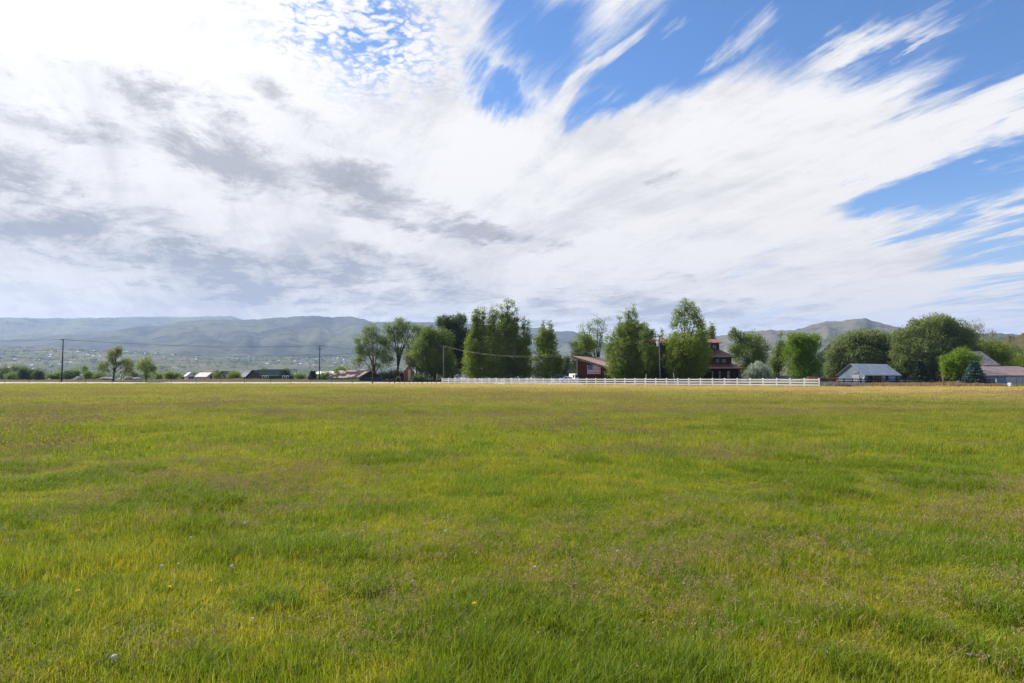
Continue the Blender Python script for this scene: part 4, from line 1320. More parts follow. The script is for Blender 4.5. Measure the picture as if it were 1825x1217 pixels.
# --- old barn with mottled roof
def old_barn():
    Y = 200.0
    th = R(8)
    cx = PX(661, Y)
    z0 = float(gz(cx, Y))
    k = Y / F
    # gable front, ridge running back and to one side
    w = 41 * k
    A = P(639.5, 681, Y)
    root = thing("old_barn", "old low barn with a flaking mottled roof and dark blue-grey gable by the road", "barn", (cx, Y, z0), 0)
    h, r = PZ(671.5, Y) - z0, PZ(660.3, Y) - z0
    hr = PZ(669.5, Y) - z0
    x0, x1 = PX(640, Y) - cx, PX(681, Y) - cx
    g = Vector((-10.5, 6.0, 0))           # ridge direction in plan
    m = MB()
    m.prism([(x0, 0, -0.8), (x1, 0, -0.8), (x1, 0, hr), (0, 0, r), (x0, 0, h)], g)
    m.build("wall", CONCRETE, root)
    m = MB()
    ov = -0.09
    e = 0.5
    slab(m, (0, ov * 4, r + 0.12), (x0 - e, ov * 4, h - 0.25), Vector((x0 - e, ov * 4, h - 0.25)) + g * 1.03, Vector((0, ov * 4, r + 0.12)) + g * 1.03, 0.12)
    slab(m, Vector((0, ov * 4, r + 0.12)) + g * 1.03, Vector((x1 + e, ov * 4, hr - 0.25)) + g * 1.03, (x1 + e, ov * 4, hr - 0.25), (0, ov * 4, r + 0.12), 0.12)
    m.build("roof", PATCHROOF, root)
    m = MB()
    m.prism([(x0 + 0.05, -0.06, -0.8), (x1 - 0.05, -0.06, -0.8), (x1 - 0.05, -0.06, hr - 0.35), (x0 + 0.05, -0.06, h - 0.35)], (0, 0.05, 0))
    m.build("gable_boards", surf("blue_grey_weathered", (0.045, 0.055, 0.08), (0.09, 0.10, 0.13), 1.6, 0.9, line=0.3, line_axis=2, line_dark=0.7), root)
    m = MB()
    m.prism([(x0 + 0.05, -0.05, h - 0.33), (x1 - 0.05, -0.05, hr - 0.33), (0, -0.05, r - 0.05)], (0, 0.04, 0))
    m.build("gable_peak", DARKWOOD, root)
old_barn()

# --- brick outbuilding under the trees
def brick_house():
    Y = 196.0
    cx = PX(728, Y)
    z0 = float(gz(cx, Y))
    k = Y / F
    h, r = PZ(662, Y) - z0, PZ(652, Y) - z0
    root = gable("brick_house", "narrow orange brick gable house with a pale pink door under the trees", (cx, Y, z0), R(6), 17 * k, 6, h, r, BRICK, surf("tan_edge_roof", (0.20, 0.15, 0.10), (0.28, 0.21, 0.15), 2), "y", 0.12, 0.1, "small house")
    panel(root, "door", surf("pink_door", (0.55, 0.36, 0.29), (0.64, 0.44, 0.36), 1.5), -0.15, 0.62, 0.2, PZ(659, Y) - z0, -0.05)
    # arched wooden kennel beside it
    kx = PX(709.5, 197)
    kz = float(gz(kx, 197))
    kn = thing("arched_hut", "small tan arched hut beside the brick gable house", "hut", (kx, 197, kz))
    m = MB()
    n = 9
    pts = [(-0.75, 0, -0.3)] + [(-0.75 * math.cos(math.pi * i / n), 0, 0.75 + 0.85 * math.sin(math.pi * i / n)) for i in range(n + 1)] + [(0.75, 0, -0.3)]
    m.prism(pts, (0, 1.6, 0))
    m.build("shell", surf("tan_boards", (0.22, 0.16, 0.11), (0.33, 0.25, 0.18), 2), kn)
    m = MB()
    pts = [(-0.4, -0.04, -0.2)] + [(-0.4 * math.cos(math.pi * i / n), -0.04, 0.6 + 0.45 * math.sin(math.pi * i / n)) for i in range(n + 1)] + [(0.4, -0.04, -0.2)]
    m.prism(pts, (0, 0.03, 0))
    m.build("doorway", DARKWOOD, kn)
brick_house()

# --- houses beyond the road
def house_px(name, label, Y, pl, pr, py_eave, py_ridge, wallm, roofm, axis, rz=0.0, d=8, cat="house", over=0.35, group=None):
    cx = PX((pl + pr) / 2, Y)
    z0 = float(gz(cx, Y))
    w = (pr - pl) * Y / F
    return gable(name, label, (cx, Y, z0), rz, w, d, PZ(py_eave, Y) - z0, PZ(py_ridge, Y) - z0, wallm, roofm, axis, over, 0.18, cat, group), Y / F, z0
PINKLITROOF = surf("pink_lit_roof", (0.52, 0.45, 0.43), (0.62, 0.54, 0.52), 1, 0.8)  # pink of the sunlit slope put into the roof colour
GREYROOF = surf("grey_roof", (0.13, 0.12, 0.13), (0.20, 0.19, 0.20), 1, 0.8)
r_, k_, z_ = house_px("white_house", "white gable house with a dark garage opening, first beyond the road", 285, 333, 347, 670, 664.2, CREAM, surf("pale_grey_roof", (0.5, 0.49, 0.5), (0.6, 0.58, 0.59), 1), "y", R(34), 7)
panel(r_, "garage_door", surf("blue_grey_door", (0.05, 0.065, 0.09), (0.08, 0.10, 0.13), 1), -0.9, 1.2, 0.5, PZ(671, 285) - z_, -0.03, 0.06, CREAM, 0.12)
r_, k_, z_ = house_px("low_house", "low house with a plain grey roof between the two white houses", 292, 344, 366, 673, 667, GREYBOARD, GREYROOF, "x", 0, 7)
panel(r_, "window", GLASS, -0.8, 0.4, 1.6, 2.6, -0.03, 0.06, CREAM, 0.1)
r_, k_, z_ = house_px("white_house", "white gable house with pink-lit roof slope and pale blue front", 276, 367, 385, 671, 664.4, PALEBLUE, PINKLITROOF, "y", R(62), 6.5, over=0.4)
panel(r_, "doorway", surf("deep_blue_door", (0.03, 0.045, 0.07), (0.05, 0.065, 0.1), 1), -0.6, 0.5, 1.0, PZ(669, 276) - z_, -0.03, 0.06, CREAM, 0.1)
r_, k_, z_ = house_px("brick_house", "tan brick gable house with a dark slate roof beside the round tree", 274, 388, 402, 671.5, 661.5, surf("tan_brick", (0.28, 0.19, 0.14), (0.36, 0.26, 0.20), 2), SLATE, "y", R(4), 9, over=0.4)
for wx in (-0.7, 0.7):
    panel(r_, "window", GLASS, wx - 0.3, wx + 0.3, PZ(670, 274) - z_, PZ(667, 274) - z_, -0.03, 0.06, CREAM, 0.1)
r_, k_, z_ = house_px("slate_house", "dark slate-roofed house half behind the round dark green tree", 278, 424, 439, 672, 662.5, surf("slate_siding", (0.10, 0.12, 0.15), (0.15, 0.17, 0.2), 1), surf("light_slate_roof", (0.10, 0.13, 0.17), (0.20, 0.23, 0.27), 0.7), "x", R(-20), 8)
panel(r_, "window", GLASS, -0.5, 0.5, PZ(676, 278) - z_, PZ(673.5, 278) - z_, -0.03, 0.06, CREAM, 0.1)

def long_barn():
    Y = 268.0
    k = Y / F
    cx = PX(474, Y)
    z0 = float(gz(cx, Y))
    h, r = PZ(669.5, Y) - z0, PZ(659.2, Y) - z0
    root = gable("green_roof_barn", "long low barn with a dark green roof and brown stone gable porch", (cx, Y, z0), 0, 46 * k, 11, h, r, surf("dark_green_wall", (0.02, 0.045, 0.03), (0.04, 0.075, 0.05), 1), GREENROOF, "x", 0.4, 0.2, "barn")
    # porch gable
    m = MB()
    xa = PX(455, Y) - cx
    m.prism([(xa - 2.4, -3.0, -0.5), (xa + 2.4, -3.0, -0.5), (xa + 2.4, -3.0, h - 1.0), (xa, -3.0, h + 1.9), (xa - 2.4, -3.0, h - 1.0)], (0, 2.9, 0))
    m.build("porch", surf("brown_stone", (0.075, 0.06, 0.055), (0.15, 0.12, 0.11), 1.5), root)
    m = MB()
    for sg in (-1, 1):
        slab(m, (xa, -3.5, h + 2.2), (xa + sg * 4.6, -3.5, h - 2.6), (xa + sg * 4.6, 1.0, h - 2.6), (xa, 1.0, h + 2.2), 0.16)
    m.build("porch_roof", DARKWOOD, root)
    for q in range(3):
        panel(root, "window", GLASS, 1.0 + q * 1.6, 1.9 + q * 1.6, 2.6, 3.6, -0.03, 0.06, surf("green_trim", (0.05, 0.09, 0.07), (0.07, 0.12, 0.09), 1) if q == 0 else bpy.data.materials["green_trim"], 0.1)
    # net frame
    Yn = 262.0
    nx = PX(498, Yn)
    nz = float(gz(nx, Yn))
    fr = thing("net_frame", "tall dark frame hung with netting at the end of the green-roofed barn", "frame", (nx, Yn, nz))
    zt = PZ(658.3, Yn) - nz
    zm = PZ(669.5, Yn) - nz
    m = MB()
    xa, xb = PX(476, Yn) - nx, PX(529, Yn) - nx
    m.tube([(xa, 0, zt), (xb, 0, zt)], 0.10, 6)
    m.build("top_rail", surf("grey_green_pipe", (0.16, 0.21, 0.19), (0.22, 0.27, 0.25), 2), fr)
    m = MB()
    m.tube([(PX(464, Yn) - nx, 0, zm), (xb, 0, zm)], 0.10, 6)
    m.build("middle_rail", bpy.data.materials["grey_green_pipe"], fr)
    for q in range(7):
        x = xa + (xb - xa) * (0.42 + 0.58 * q / 6)
        m = MB()
        m.tube([(x, 0, -0.5), (x, 0, zt)], 0.075, 6)
        m.build("post", surf("dark_teal_post", (0.03, 0.05, 0.055), (0.05, 0.075, 0.08), 2) if q == 0 else bpy.data.materials["dark_teal_post"], fr)
    m = MB()
    for q in range(40):
        x = xa + (xb - xa) * (0.42 + 0.58 * q / 39)
        m.box(x - 0.012, x + 0.012, 0.10, 0.12, -0.3, zt)
    for q in range(16):
        z = zt * (q + 0.5) / 16
        m.box(xa + (xb - xa) * 0.42, xb, 0.122, 0.14, z - 0.012, z + 0.012)
    m.build("net", bpy.data.materials["dark_teal_post"], fr)
    m = MB()
    m.box(PX(480, Yn) - nx, xb, 0.3, 0.36, -0.6, zm - 0.15)
    m.build("kickboard", surf("green_boards", (0.03, 0.065, 0.04), (0.05, 0.10, 0.06), 0.8), fr)
    for px, lb in ((473, "pair of white pipe hoops before the brown gable porch"), (509, "pair of white pipe hoops before the netted frame")):
        hx = PX(px, 209)
        hzv = float(gz(hx, 209))
        t = thing("pipe_hoops", lb, "hoop")
        t.location = (hx, 209, hzv)
        for off in (-0.55, 0.55):
            m = MB()
            pts = [(off - 0.42, 0, -0.2), (off - 0.40, 0, 0.75), (off - 0.2, 0, 1.12), (off + 0.15, 0, 1.15), (off + 0.34, 0, 0.85), (off + 0.30, 0, 0.45)]
            m.tube(pts, 0.085, 7)
            m.build("hoop", WHITE, t, smooth=True)
    # long white roofed building behind the pole
    r2, _, zz = house_px("white_shed", "long white-roofed building partly behind the pole with two crossarms", 330, 563, 592, 666.5, 662.3, surf("blue_grey_shed", (0.30, 0.34, 0.38), (0.38, 0.42, 0.46), 1), surf("bright_white_roof", (0.72, 0.72, 0.72), (0.8, 0.8, 0.8), 1), "x", 0, 9)
    panel(r2, "door", GLASS, -1.0, 1.0, 0.3, 3.0)
long_barn()

# ------------------------------------------------------------------ fences
def white_fence():
    Y0, Y1 = 180.6, 118.1
    A = Vector((PX(788, Y0), Y0, 0))
    B = Vector((PX(1460, Y1), Y1, 0))
    n = 40
    root = thing("white_fence", "long white three-rail fence crossing the far side of the pasture", "fence", (A.x, A.y, 0))
    d = (B - A) / (n - 1)
    ang = math.atan2(d.y, d.x)
    nrm = Vector((-d.y, d.x, 0)).normalized()
    post = MB()
    s = 0.11
    post.box(-s, s, -s, s, -0.3, 1.44)
    post.add([(-s - .03, -s - .03, 1.44), (s + .03, -s - .03, 1.44), (s + .03, s + .03, 1.44), (-s - .03, s + .03, 1.44), (0, 0, 1.55)], [(0, 3, 2, 1), (0, 1, 4), (1, 2, 4), (2, 3, 4), (3, 0, 4)])
    proto = None
    rd = random.Random(3)
    zs = []
    for i in range(n):
        p = d * i
        z = float(gz(A.x + p.x, A.y + p.y)) 
        zs.append(z)
        if proto is None:
            proto = post.build("post", WHITE, root)
            o = proto
        else:
            o = proto.copy()
            COL.objects.link(o)
            o.parent = root
        o.location = (p.x, p.y, z)
        o.rotation_euler = (rd.uniform(-.03, .03), rd.uniform(-.03, .03), ang)
    for zc in (0.34, 0.80, 1.26):
        m = MB()
        off = nrm * -0.105
        for i in range(n - 1):
            a, b = d * i + off, d * (i + 1) + off
            za, zb = zs[i] + zc + rd.uniform(-.012, .012), zs[i + 1] + zc + rd.uniform(-.012, .012)
            t = nrm * 0.02
            q = [a - t, b - t, b + t, a + t]
            lo, hi = -0.125, 0.125
            m.add([(q[0].x, q[0].y, za + lo), (q[1].x, q[1].y, zb + lo), (q[2].x, q[2].y, zb + lo), (q[3].x, q[3].y, za + lo), (q[0].x, q[0].y, za + hi), (q[1].x, q[1].y, zb + hi), (q[2].x, q[2].y, zb + hi), (q[3].x, q[3].y, za + hi)],
                  [(0, 3, 2, 1), (4, 5, 6, 7), (0, 1, 5, 4), (2, 3, 7, 6)] + ([(3, 0, 4, 7)] if i == 0 else []) + ([(1, 2, 6, 5)] if i == n - 2 else []))
        m.build("rail", WHITE, root)
white_fence()

def post_fence(name, label, pxs, Y, h, rails, mat, wire=None, ps=0.06, rail_h=0.14, zoff=0.0, round_post=False, heavy=()):
    x0 = PX(pxs[0], Y)
    root = thing(name, label, "fence", (x0, Y, float(gz(x0, Y)) + zoff))
    z00 = float(gz(x0, Y)) + zoff
    proto = None
    pts = []
    for i, px in enumerate(pxs):
        x = PX(px, Y)
        z = float(gz(x, Y)) + zoff - z00
        pts.append((x - x0, z))
        if proto is None:
            m = MB()
            if round_post: m.tube([(0, 0, -0.3), (0, 0, h)], ps, 6)
            else: m.box(-ps, ps, -ps, ps, -0.3, h)
            proto = m.build("post", mat, root)
            o = proto
        else:
            o = proto.copy()
            COL.objects.link(o)
            o.parent = root
        o.location = (pts[-1][0], 0, z)
        if i in heavy: o.scale = (1.8, 1.8, 1.08)
        o.rotation_euler = (0, R(random.uniform(-2.5, 2.5)), 0)
    for rz_ in rails:
        m = MB()
        if wire is not None:
            m.tube([(x, -ps - 0.01, z + rz_) for x, z in pts], 0.012, 4)
            m.build("wire", wire, root)
        else:
            for (xa, za), (xb, zb) in zip(pts[:-1], pts[1:]):
                y0, y1 = -ps - 0.06, -ps - 0.012
                a, b = rz_ - rail_h / 2, rz_ + rail_h / 2
                m.add([(xa, y0, za + a), (xb, y0, zb + a), (xb, y1, zb + a), (xa, y1, za + a), (xa, y0, za + b), (xb, y0, zb + b), (xb, y1, zb + b), (xa, y1, za + b)],
                      [(0, 3, 2, 1), (4, 5, 6, 7), (0, 1, 5, 4), (2, 3, 7, 6), (3, 0, 4, 7), (1, 2, 6, 5)])
            m.build("rail", mat, root)
    return root
post_fence("rail_fence", "dark brown single-rail fence from the utility pole to the white fence", [664, 694.6, 703.5, 712.7, 721, 729.6, 737, 744.7, 752.4, 761.8, 769.5, 778, 786], 181.5, 1.0, [0.50], surf("dark_brown_rail", (0.03, 0.02, 0.016), (0.055, 0.04, 0.032), 2), heavy=(2, 8))
post_fence("wire_fence", "thin steel post wire fence along the near edge of the road", [-40, 8, 52, 107, 152, 200, 252, 305, 349.6, 393.7, 436, 482.6, 518, 553.7, 590.5, 628], 180.5, 1.25, [0.35, 0.7, 1.05], STEEL, WIREM, 0.045, round_post=True)
post_fence("wire_fence", "thin post wire fence before the dry weeds by the grey barn", [1462, 1496.6, 1530, 1556, 1573.7, 1605.5, 1640.8, 1658, 1682, 1720, 1760, 1785, 1812, 1822, 1850], 117.6, 1.25, [0.4, 0.8, 1.15], STEEL, WIREM, 0.04, round_post=True)
post_fence("black_fence", "black two-rail board fence in front of the grey barn", [1487, 1504.5, 1519, 1534, 1550, 1566, 1582, 1598, 1614, 1630, 1646, 1662], 137, 1.02, [0.38, 0.86], BLACKWOOD, None, 0.075, 0.2, zoff=0.05)
post_fence("black_fence", "black two-rail board fence under the spruce ending at a white post", [1664, 1680, 1700, 1711, 1726, 1740, 1752, 1763, 1773.5], 131, 0.92, [0.32, 0.75], BLACKWOOD, None, 0.075, 0.17)
def lone_post(label, px, Y, h, r, mat, lean=0.0, name="post"):
    x = PX(px, Y)
    z = float(gz(x, Y))
    m = MB()
    m.tube([(0, 0, -0.3), (lean * 0.5, 0, h * 0.5), (lean, 0, h)], [r * 1.05, r, r * 0.92], 8)
    o = m.build(name, mat, None, (x, Y, z))
    return tag(o, label, "post")
lone_post("white end post of the black rail fence beside the pale barn wall", 1775.5, 130.6, 0.98, 0.09, WHITE, name="fence_post")
lone_post("thick weathered wooden post leaning in the wire fence before the brown lean-to", 1682.5, 117.9, 2.6, 0.12, surf("weathered_post", (0.15, 0.11, 0.08), (0.26, 0.20, 0.15), 4, 0.95, stretch=(1, 1, 0.2)), -0.28, "wooden_post")
lone_post("tall dark steel post standing against the lilac barn wall", 1811.7, 118.3, 1.62, 0.06, STEEL, -0.03, "steel_post")
lone_post("thin leaning pale pole near the end of the dark rail fence", 776.5, 186, 2.6, 0.07, surf("pale_wood_pole", (0.36, 0.29, 0.23), (0.46, 0.38, 0.31), 3), 0.5, "leaning_pole")
lone_post("short white marker stake behind the white fence beside the dark poplar", 1151.2, 143, 2.3, 0.05, WHITE, 0.05, "marker_stake")

# orange pipe frame
def orange_frame():
    Y = 128.0
    x0 = PX(1440.5, Y)
    z0 = float(gz(x0, Y))
    root = thing("pipe_gate", "orange metal frame rising behind the end of the white fence", "gate", (x0, Y, z0))
    zt = PZ(671.3, Y) - z0
    L = PX(1493, Y) - x0
    m = MB()
    m.box(0, L, -0.09, 0.09, zt - 0.24, zt)
    o = m.build("beam", ORANGE, root)
    o.rotation_euler = (0, R(1.6), 0)
    for x in (0.08, L * 0.36, L * 0.97):
        m = MB()
        m.box(x - 0.07, x + 0.07, -0.07, 0.07, -0.3, zt - 0.25)
        m.build("leg", ORANGE, root)
    m = MB()
    m.box(0.15, L * 0.35 - 0.08, -0.06, 0.06, zt - 0.85, zt - 0.6)
    m.build("crossbar", ORANGE, root)
    m = MB()
    m.tube([(-0.05, 0, zt - 0.1), (-0.35, 0.0, zt - 0.75)], 0.05, 6)
    m.build("brace", surf("yellow_paint", (0.4, 0.3, 0.06), (0.5, 0.38, 0.1), 2), root)
orange_frame()

# ------------------------------------------------------------------ poles and wires
ARM = surf("crossarm_wood", (0.05, 0.042, 0.038), (0.09, 0.075, 0.065), 3)
def pole(label, px, py_top, Y, mat, r=0.16, arms=(), lean=0.0, tank=False, name="utility_pole"):
    x = PX(px, Y)
    z = float(gz(x, Y))
    root = thing(name, label, "utility pole", (x, Y, z))
    H = PZ(py_top, Y) - z
    m = MB()
    m.tube([(0, 0, -0.5), (lean * 0.5, 0, H * 0.5), (lean, 0, H)], [r * 1.15, r, r * 0.78], 10)
    m.build("shaft", mat, root, smooth=True)
    for (dz, w, off, rot) in arms:
        m = MB()
        m.box(off - w / 2, off + w / 2, -0.06, 0.06, -0.07, 0.07)
        a = m.build("crossarm", ARM, root, (lean, -r - 0.06, H - dz), R(rot))
        for q in (-0.46, -0.2, 0.2, 0.46):
            m = MB()
            m.lathe([(0.03, 0.07), (0.07, 0.12), (0.05, 0.17), (0.07, 0.21), (0.02, 0.27)], off + q * w, 0, 7)
            m.build("insulator", CERAMIC, a)
    if tank:
        m = MB()
        m.lathe([(0.05, -0.55), (0.27, -0.5), (0.28, 0.45), (0.22, 0.55), (0.05, 0.62)], 0, 0, 12)
        t = m.build("transformer", TANKGREY, root, (-0.48, -0.15, H - 1.95), smooth=True)
        m = MB()
        m.lathe([(0.05, 0.55), (0.07, 0.7), (0.04, 0.85)], 0.1, 0, 7)
        m.build("bushing", CERAMIC, t)
        m = MB()
        m.box(0.1, 0.42, -0.04, 0.04, -0.1, 0.1)
        m.build("bracket", STEEL, t)
    return root, Vector((x + lean, Y, z + H))
pA, tA = pole("tall lone dark pole across the road beside the white shrub", 109.8, 604, 195, POLEWOOD, 0.17, ((0.28, 0.8, -0.22, 0),), 0.06)
pC, tC = pole("dark pole with two crossarms beyond the road by the white-roofed building", 569, 615, 230, POLEWOOD, 0.16, ((0.3, 2.7, 0, 0), (1.3, 1.9, -0.1, 12)))
pB, tB = pole("slim brown pole before the cottonwoods at the corner of the old barn", 663.7, 585, 182.2, surf("brown_pole_wood", (0.06, 0.04, 0.03), (0.11, 0.075, 0.06), 2, 0.9, stretch=(1, 1, 0.15)), 0.15)
pD, tD = pole("pale grey pole standing behind the start of the white fence", 791, 616.5, 188, GREYWOOD, 0.16, ((0.12, 1.9, -0.4, 24),), -0.12)
pE, tE = pole("grey pole carrying a transformer can between the two big poplars", 1177, 596.5, 143.5, GREYWOOD, 0.15, ((0.42, 2.3, -0.5, 8),), -0.15, True)
x_ = PX(549, 225)
lp = thing("leaning_lamp", "pale pole with a small lamp head leaning beside the dark fir", "lamp post", (PX(546, 225), 225, float(gz(PX(546, 225), 225))))
m = MB(); m.tube([(0, 0, -0.3), (0.75, 0, 2.6)], 0.07, 7); m.build("shaft", surf("pale_pole", (0.42, 0.39, 0.33), (0.52, 0.48, 0.42), 2), lp)
m = MB(); m.box(0.55, 1.15, -0.15, 0.15, 2.6, 2.75); m.build("lamp_head", TANKGREY, lp)
gw = thing("guy_guard", "slanted white guy-wire guard at the foot of the transformer pole", "guy guard", (PX(1203.5, 141), 141, float(gz(PX(1203.5, 141), 141))))
m = MB(); m.tube([(0, 0, 0), (-0.42, 0, 2.3)], 0.05, 6); m.build("sleeve", WHITE, gw)
m = MB(); m.tube([(-0.40, 0, 2.2), tuple(Vector((tE.x, tE.y, tE.z - 0.8)) - Vector(gw.location))], 0.012, 4); m.build("wire", WIREL, gw)

def wire(label, spans, mat=WIREM, r=0.026):
    pts = []
    for a, b, s in spans:
        for i in range(25):
            t = i / 24
            p = a.lerp(b, t)
            p.z -= 4 * s * t * (1 - t)
            if pts and (p - pts[-1]).length < 1e-4: continue
            pts.append(p)
    o = pts[0].copy()
    m = MB()
    m.tube([p - o for p in pts], r, 5)
    return tag(m.build("overhead_wire", mat, None, o), label, "wire")
LZ = P(-250, 600, 188)
wire("highest dark wire, from the tall lone pole to the pole with two crossarms", [(P(-260, 597, 165), tA - Vector((0.3, 0, 0.1)), 0.9), (tA - Vector((0.3, 0, 0.1)), tC + Vector((-0.9, 0, -0.2)), 0.95), (tC + Vector((-0.9, 0, -0.2)), P(700, 626, 228), 0.2)])
wire("parallel dark wire on the crossarm ends of the two-armed pole", [(tA - Vector((0.1, 0, 0.2)), tC + Vector((1.1, 0, -0.15)), 1.2), (tC + Vector((1.1, 0, -0.15)), P(700, 628, 240), 0.25)], r=0.02)
wire("lower dark wire clamped partway down the tall lone pole", [(P(-260, 626, 165), P(111.6, 622.3, 194.8), 0.6), (P(111.6, 622.3, 194.8), P(569, 632.0, 229.8), 1.1), (P(569, 632.0, 229.8), P(700, 641, 228), 0.2)])
wire("long sagging dark wire that dips lowest over the roadside trees", [(P(-330, 592, 150), P(663.5, 625, 182.0), 4.9)], r=0.03)
wire("upper pale wire sagging from the grey pole to the transformer pole", [(tD + Vector((-0.2, -0.2, 0.0)), tE + Vector((-0.9, -0.2, -0.25)), 3.45)], WIREL, 0.009)
wire("lower pale wire running just under the upper one to the transformer pole", [(tD + Vector((0.3, -0.3, -0.1)), tE + Vector((-0.3, -0.3, -0.5)), 3.6)], WIREL, 0.009)
wire("short pale wire from the grey pole into the dense tree toward the brown pole", [(tD + Vector((0, -0.1, -2.3)), P(664.2, 640, 182.0), 0.3)], WIREL, 0.02)
wire("service wire from the transformer pole into the brown tiered house", [(tE + Vector((0, 0, -0.6)), P(1240, 615, 160), 0.4)], WIREM, 0.02)

# ------------------------------------------------------------------ vehicles
CAR_GREY = surf("charcoal_car_paint", (0.045, 0.048, 0.055), (0.055, 0.058, 0.066), 1, 0.25, 0.6)
CAR_WHITE = surf("white_car_paint", (0.72, 0.72, 0.73), (0.76, 0.76, 0.77), 1, 0.25, 0.6)
TYRE = surf("tyre_rubber", (0.012, 0.012, 0.012), (0.02, 0.02, 0.02), 3, 0.9)
RIM = surf("wheel_rim", (0.4, 0.4, 0.42), (0.5, 0.5, 0.52), 3, 0.35, 0.5, 0.8)
CARGLASS = surf("car_glass", (0.015, 0.017, 0.02), (0.03, 0.033, 0.038), 1, 0.06, 0.6)
LAMPM = surf("headlamp_lens", (0.6, 0.6, 0.6), (0.7, 0.7, 0.7), 1, 0.1, 0.6)
def vehicle(name, label, cat, px, Y, rz, L, W_, prof, cabin, paint, wheel_r=0.36):
    """prof: side outline (x,z) of the body; cabin: glass outline"""
    x = PX(px, Y)
    z = float(gz(x, Y)) + 0.02
    root = thing(name, label, cat, (x, Y, z), rz)
    m = MB()
    pts = [(q[0] * L - L / 2, -W_ / 2, q[1]) for q in prof]
    n = len(pts)
    # taper toward the roof so that the sides lean in
    zmax = max(p[2] for p in pts)
    def sid(sg):
        out_ = []
        for (xx, yy, zz) in pts:
            inn = 0.16 * max(0, (zz - 0.95) / max(0.3, zmax - 0.95))
            out_.append((xx, sg * (W_ / 2 - inn), zz))
        return out_
    a, b = sid(-1), sid(1)
    m.add(a + b, [tuple(range(n)), tuple(range(2 * n - 1, n - 1, -1))] + [(i, n + i, n + (i + 1) % n, (i + 1) % n) for i in range(n)])
    o = m.build("body", paint, root)
    bv = o.modifiers.new("soft", "BEVEL"); bv.width = 0.06; bv.segments = 2; bv.limit_method = "ANGLE"
    for sg in (-1, 1):
        for win in cabin:
            m = MB()
            pp = []
            for (xx, zz) in win:
                inn = 0.16 * max(0, (zz - 0.95) / max(0.3, zmax - 0.95))
                pp.append((xx * L - L / 2, sg * (W_ / 2 - inn + 0.006), zz))
            m.prism(pp, (0, sg * 0.012, 0))
            m.build("side_window", CARGLASS, root)
    # screens
    for (x0, z0_, x1, z1_) in ((prof[-3][0], prof[-3][1], prof[-2][0], prof[-2][1]),):
        pass
    for wx in (0.19, 0.80):
        for sg in (-1, 1):
            w = MB()
            w.tube([(0, -0.11, 0), (0, 0.11, 0)], wheel_r, 16)
            wo = w.build("wheel", TYRE, root, (wx * L - L / 2, sg * (W_ / 2 - 0.08), wheel_r))
            r_ = MB()
            r_.tube([(0, sg * 0.09, 0), (0, sg * 0.125, 0)], wheel_r * 0.62, 12)
            r_.build("rim", RIM, wo)
    return root
SUVP = [(0.0, 0.45), (1.0, 0.45), (1.0, 0.95), (0.97, 1.08), (0.76, 1.16), (0.64, 1.85), (0.55, 1.93), (0.08, 1.93), (0.02, 1.75), (0.0, 1.1)]
SUVW = [[(0.06, 1.2), (0.26, 1.2), (0.26, 1.78), (0.09, 1.78)], [(0.29, 1.2), (0.48, 1.2), (0.48, 1.78), (0.29, 1.78)], [(0.51, 1.2), (0.70, 1.2), (0.62, 1.76), (0.51, 1.76)]]
v1 = vehicle("suv", "charcoal boxy SUV parked beside the cone-shaped poplar", "car", 1004.5, 174, R(-22), 4.6, 1.9, SUVP, SUVW, CAR_GREY)
def screen(root, L, pa, pb, W_, mat=CARGLASS):
    m = MB()
    (xa, za), (xb, zb) = pa, pb
    a = Vector((xa * L - L / 2, 0, za)); b = Vector((xb * L - L / 2, 0, zb))
    nn = Vector((-(b.z - a.z), 0, (b.x - a.x))).normalized()
    if nn.z < 0: nn = -nn
    c, d = a.lerp(b, 0.12) + nn * 0.012, a.lerp(b, 0.88) + nn * 0.012
    m.prism([(c.x, -W_ * 0.42, c.z), (c.x, W_ * 0.42, c.z), (d.x, W_ * 0.36, d.z), (d.x, -W_ * 0.36, d.z)], nn * 0.012)
    m.build("windscreen", mat, root)
def lamps(root, L, W_, z, mat=LAMPM):
    for sg in (-1, 1):
        m = MB()
        m.box(L / 2 - 0.02, L / 2 + 0.03, sg * W_ * 0.36 - 0.16, sg * W_ * 0.36 + 0.16, z - 0.08, z + 0.08)
        m.build("headlight", mat, root)
screen(v1, 4.6, (0.76, 1.16), (0.64, 1.85), 1.9)
lamps(v1, 4.6, 1.9, 0.85)
SEDP = [(0.0, 0.35), (1.0, 0.35), (1.0, 0.72), (0.96, 0.86), (0.72, 0.95), (0.60, 1.40), (0.34, 1.44), (0.20, 1.02), (0.02, 0.96), (0.0, 0.7)]
SEDW = [[(0.26, 1.02), (0.44, 1.02), (0.44, 1.34), (0.35, 1.34)], [(0.47, 1.02), (0.66, 1.02), (0.59, 1.32), (0.47, 1.32)]]
v2 = vehicle("sedan", "low white car parked in front of the charcoal SUV", "car", 1013.5, 167, R(-14), 4.6, 1.8, SEDP, SEDW, CAR_WHITE, 0.32)
screen(v2, 4.6, (0.72, 0.95), (0.60, 1.40), 1.8)
lamps(v2, 4.6, 1.8, 0.68)
VANP = [(0.0, 0.45), (1.0, 0.45), (1.0, 0.95), (0.98, 1.1), (0.90, 1.95), (0.84, 2.15), (0.03, 2.2), (0.0, 2.05)]
VANW = [[(0.66, 1.2), (0.88, 1.2), (0.85, 1.85), (0.66, 1.85)]]
v3 = vehicle("van", "white rounded van parked against the corner of the red barn", "van", 1025.5, 168, R(-75), 4.8, 1.95, VANP, VANW, CAR_WHITE)
screen(v3, 4.8, (0.98, 1.1), (0.90, 1.95), 1.95)
lamps(v3, 4.8, 1.95, 0.85)

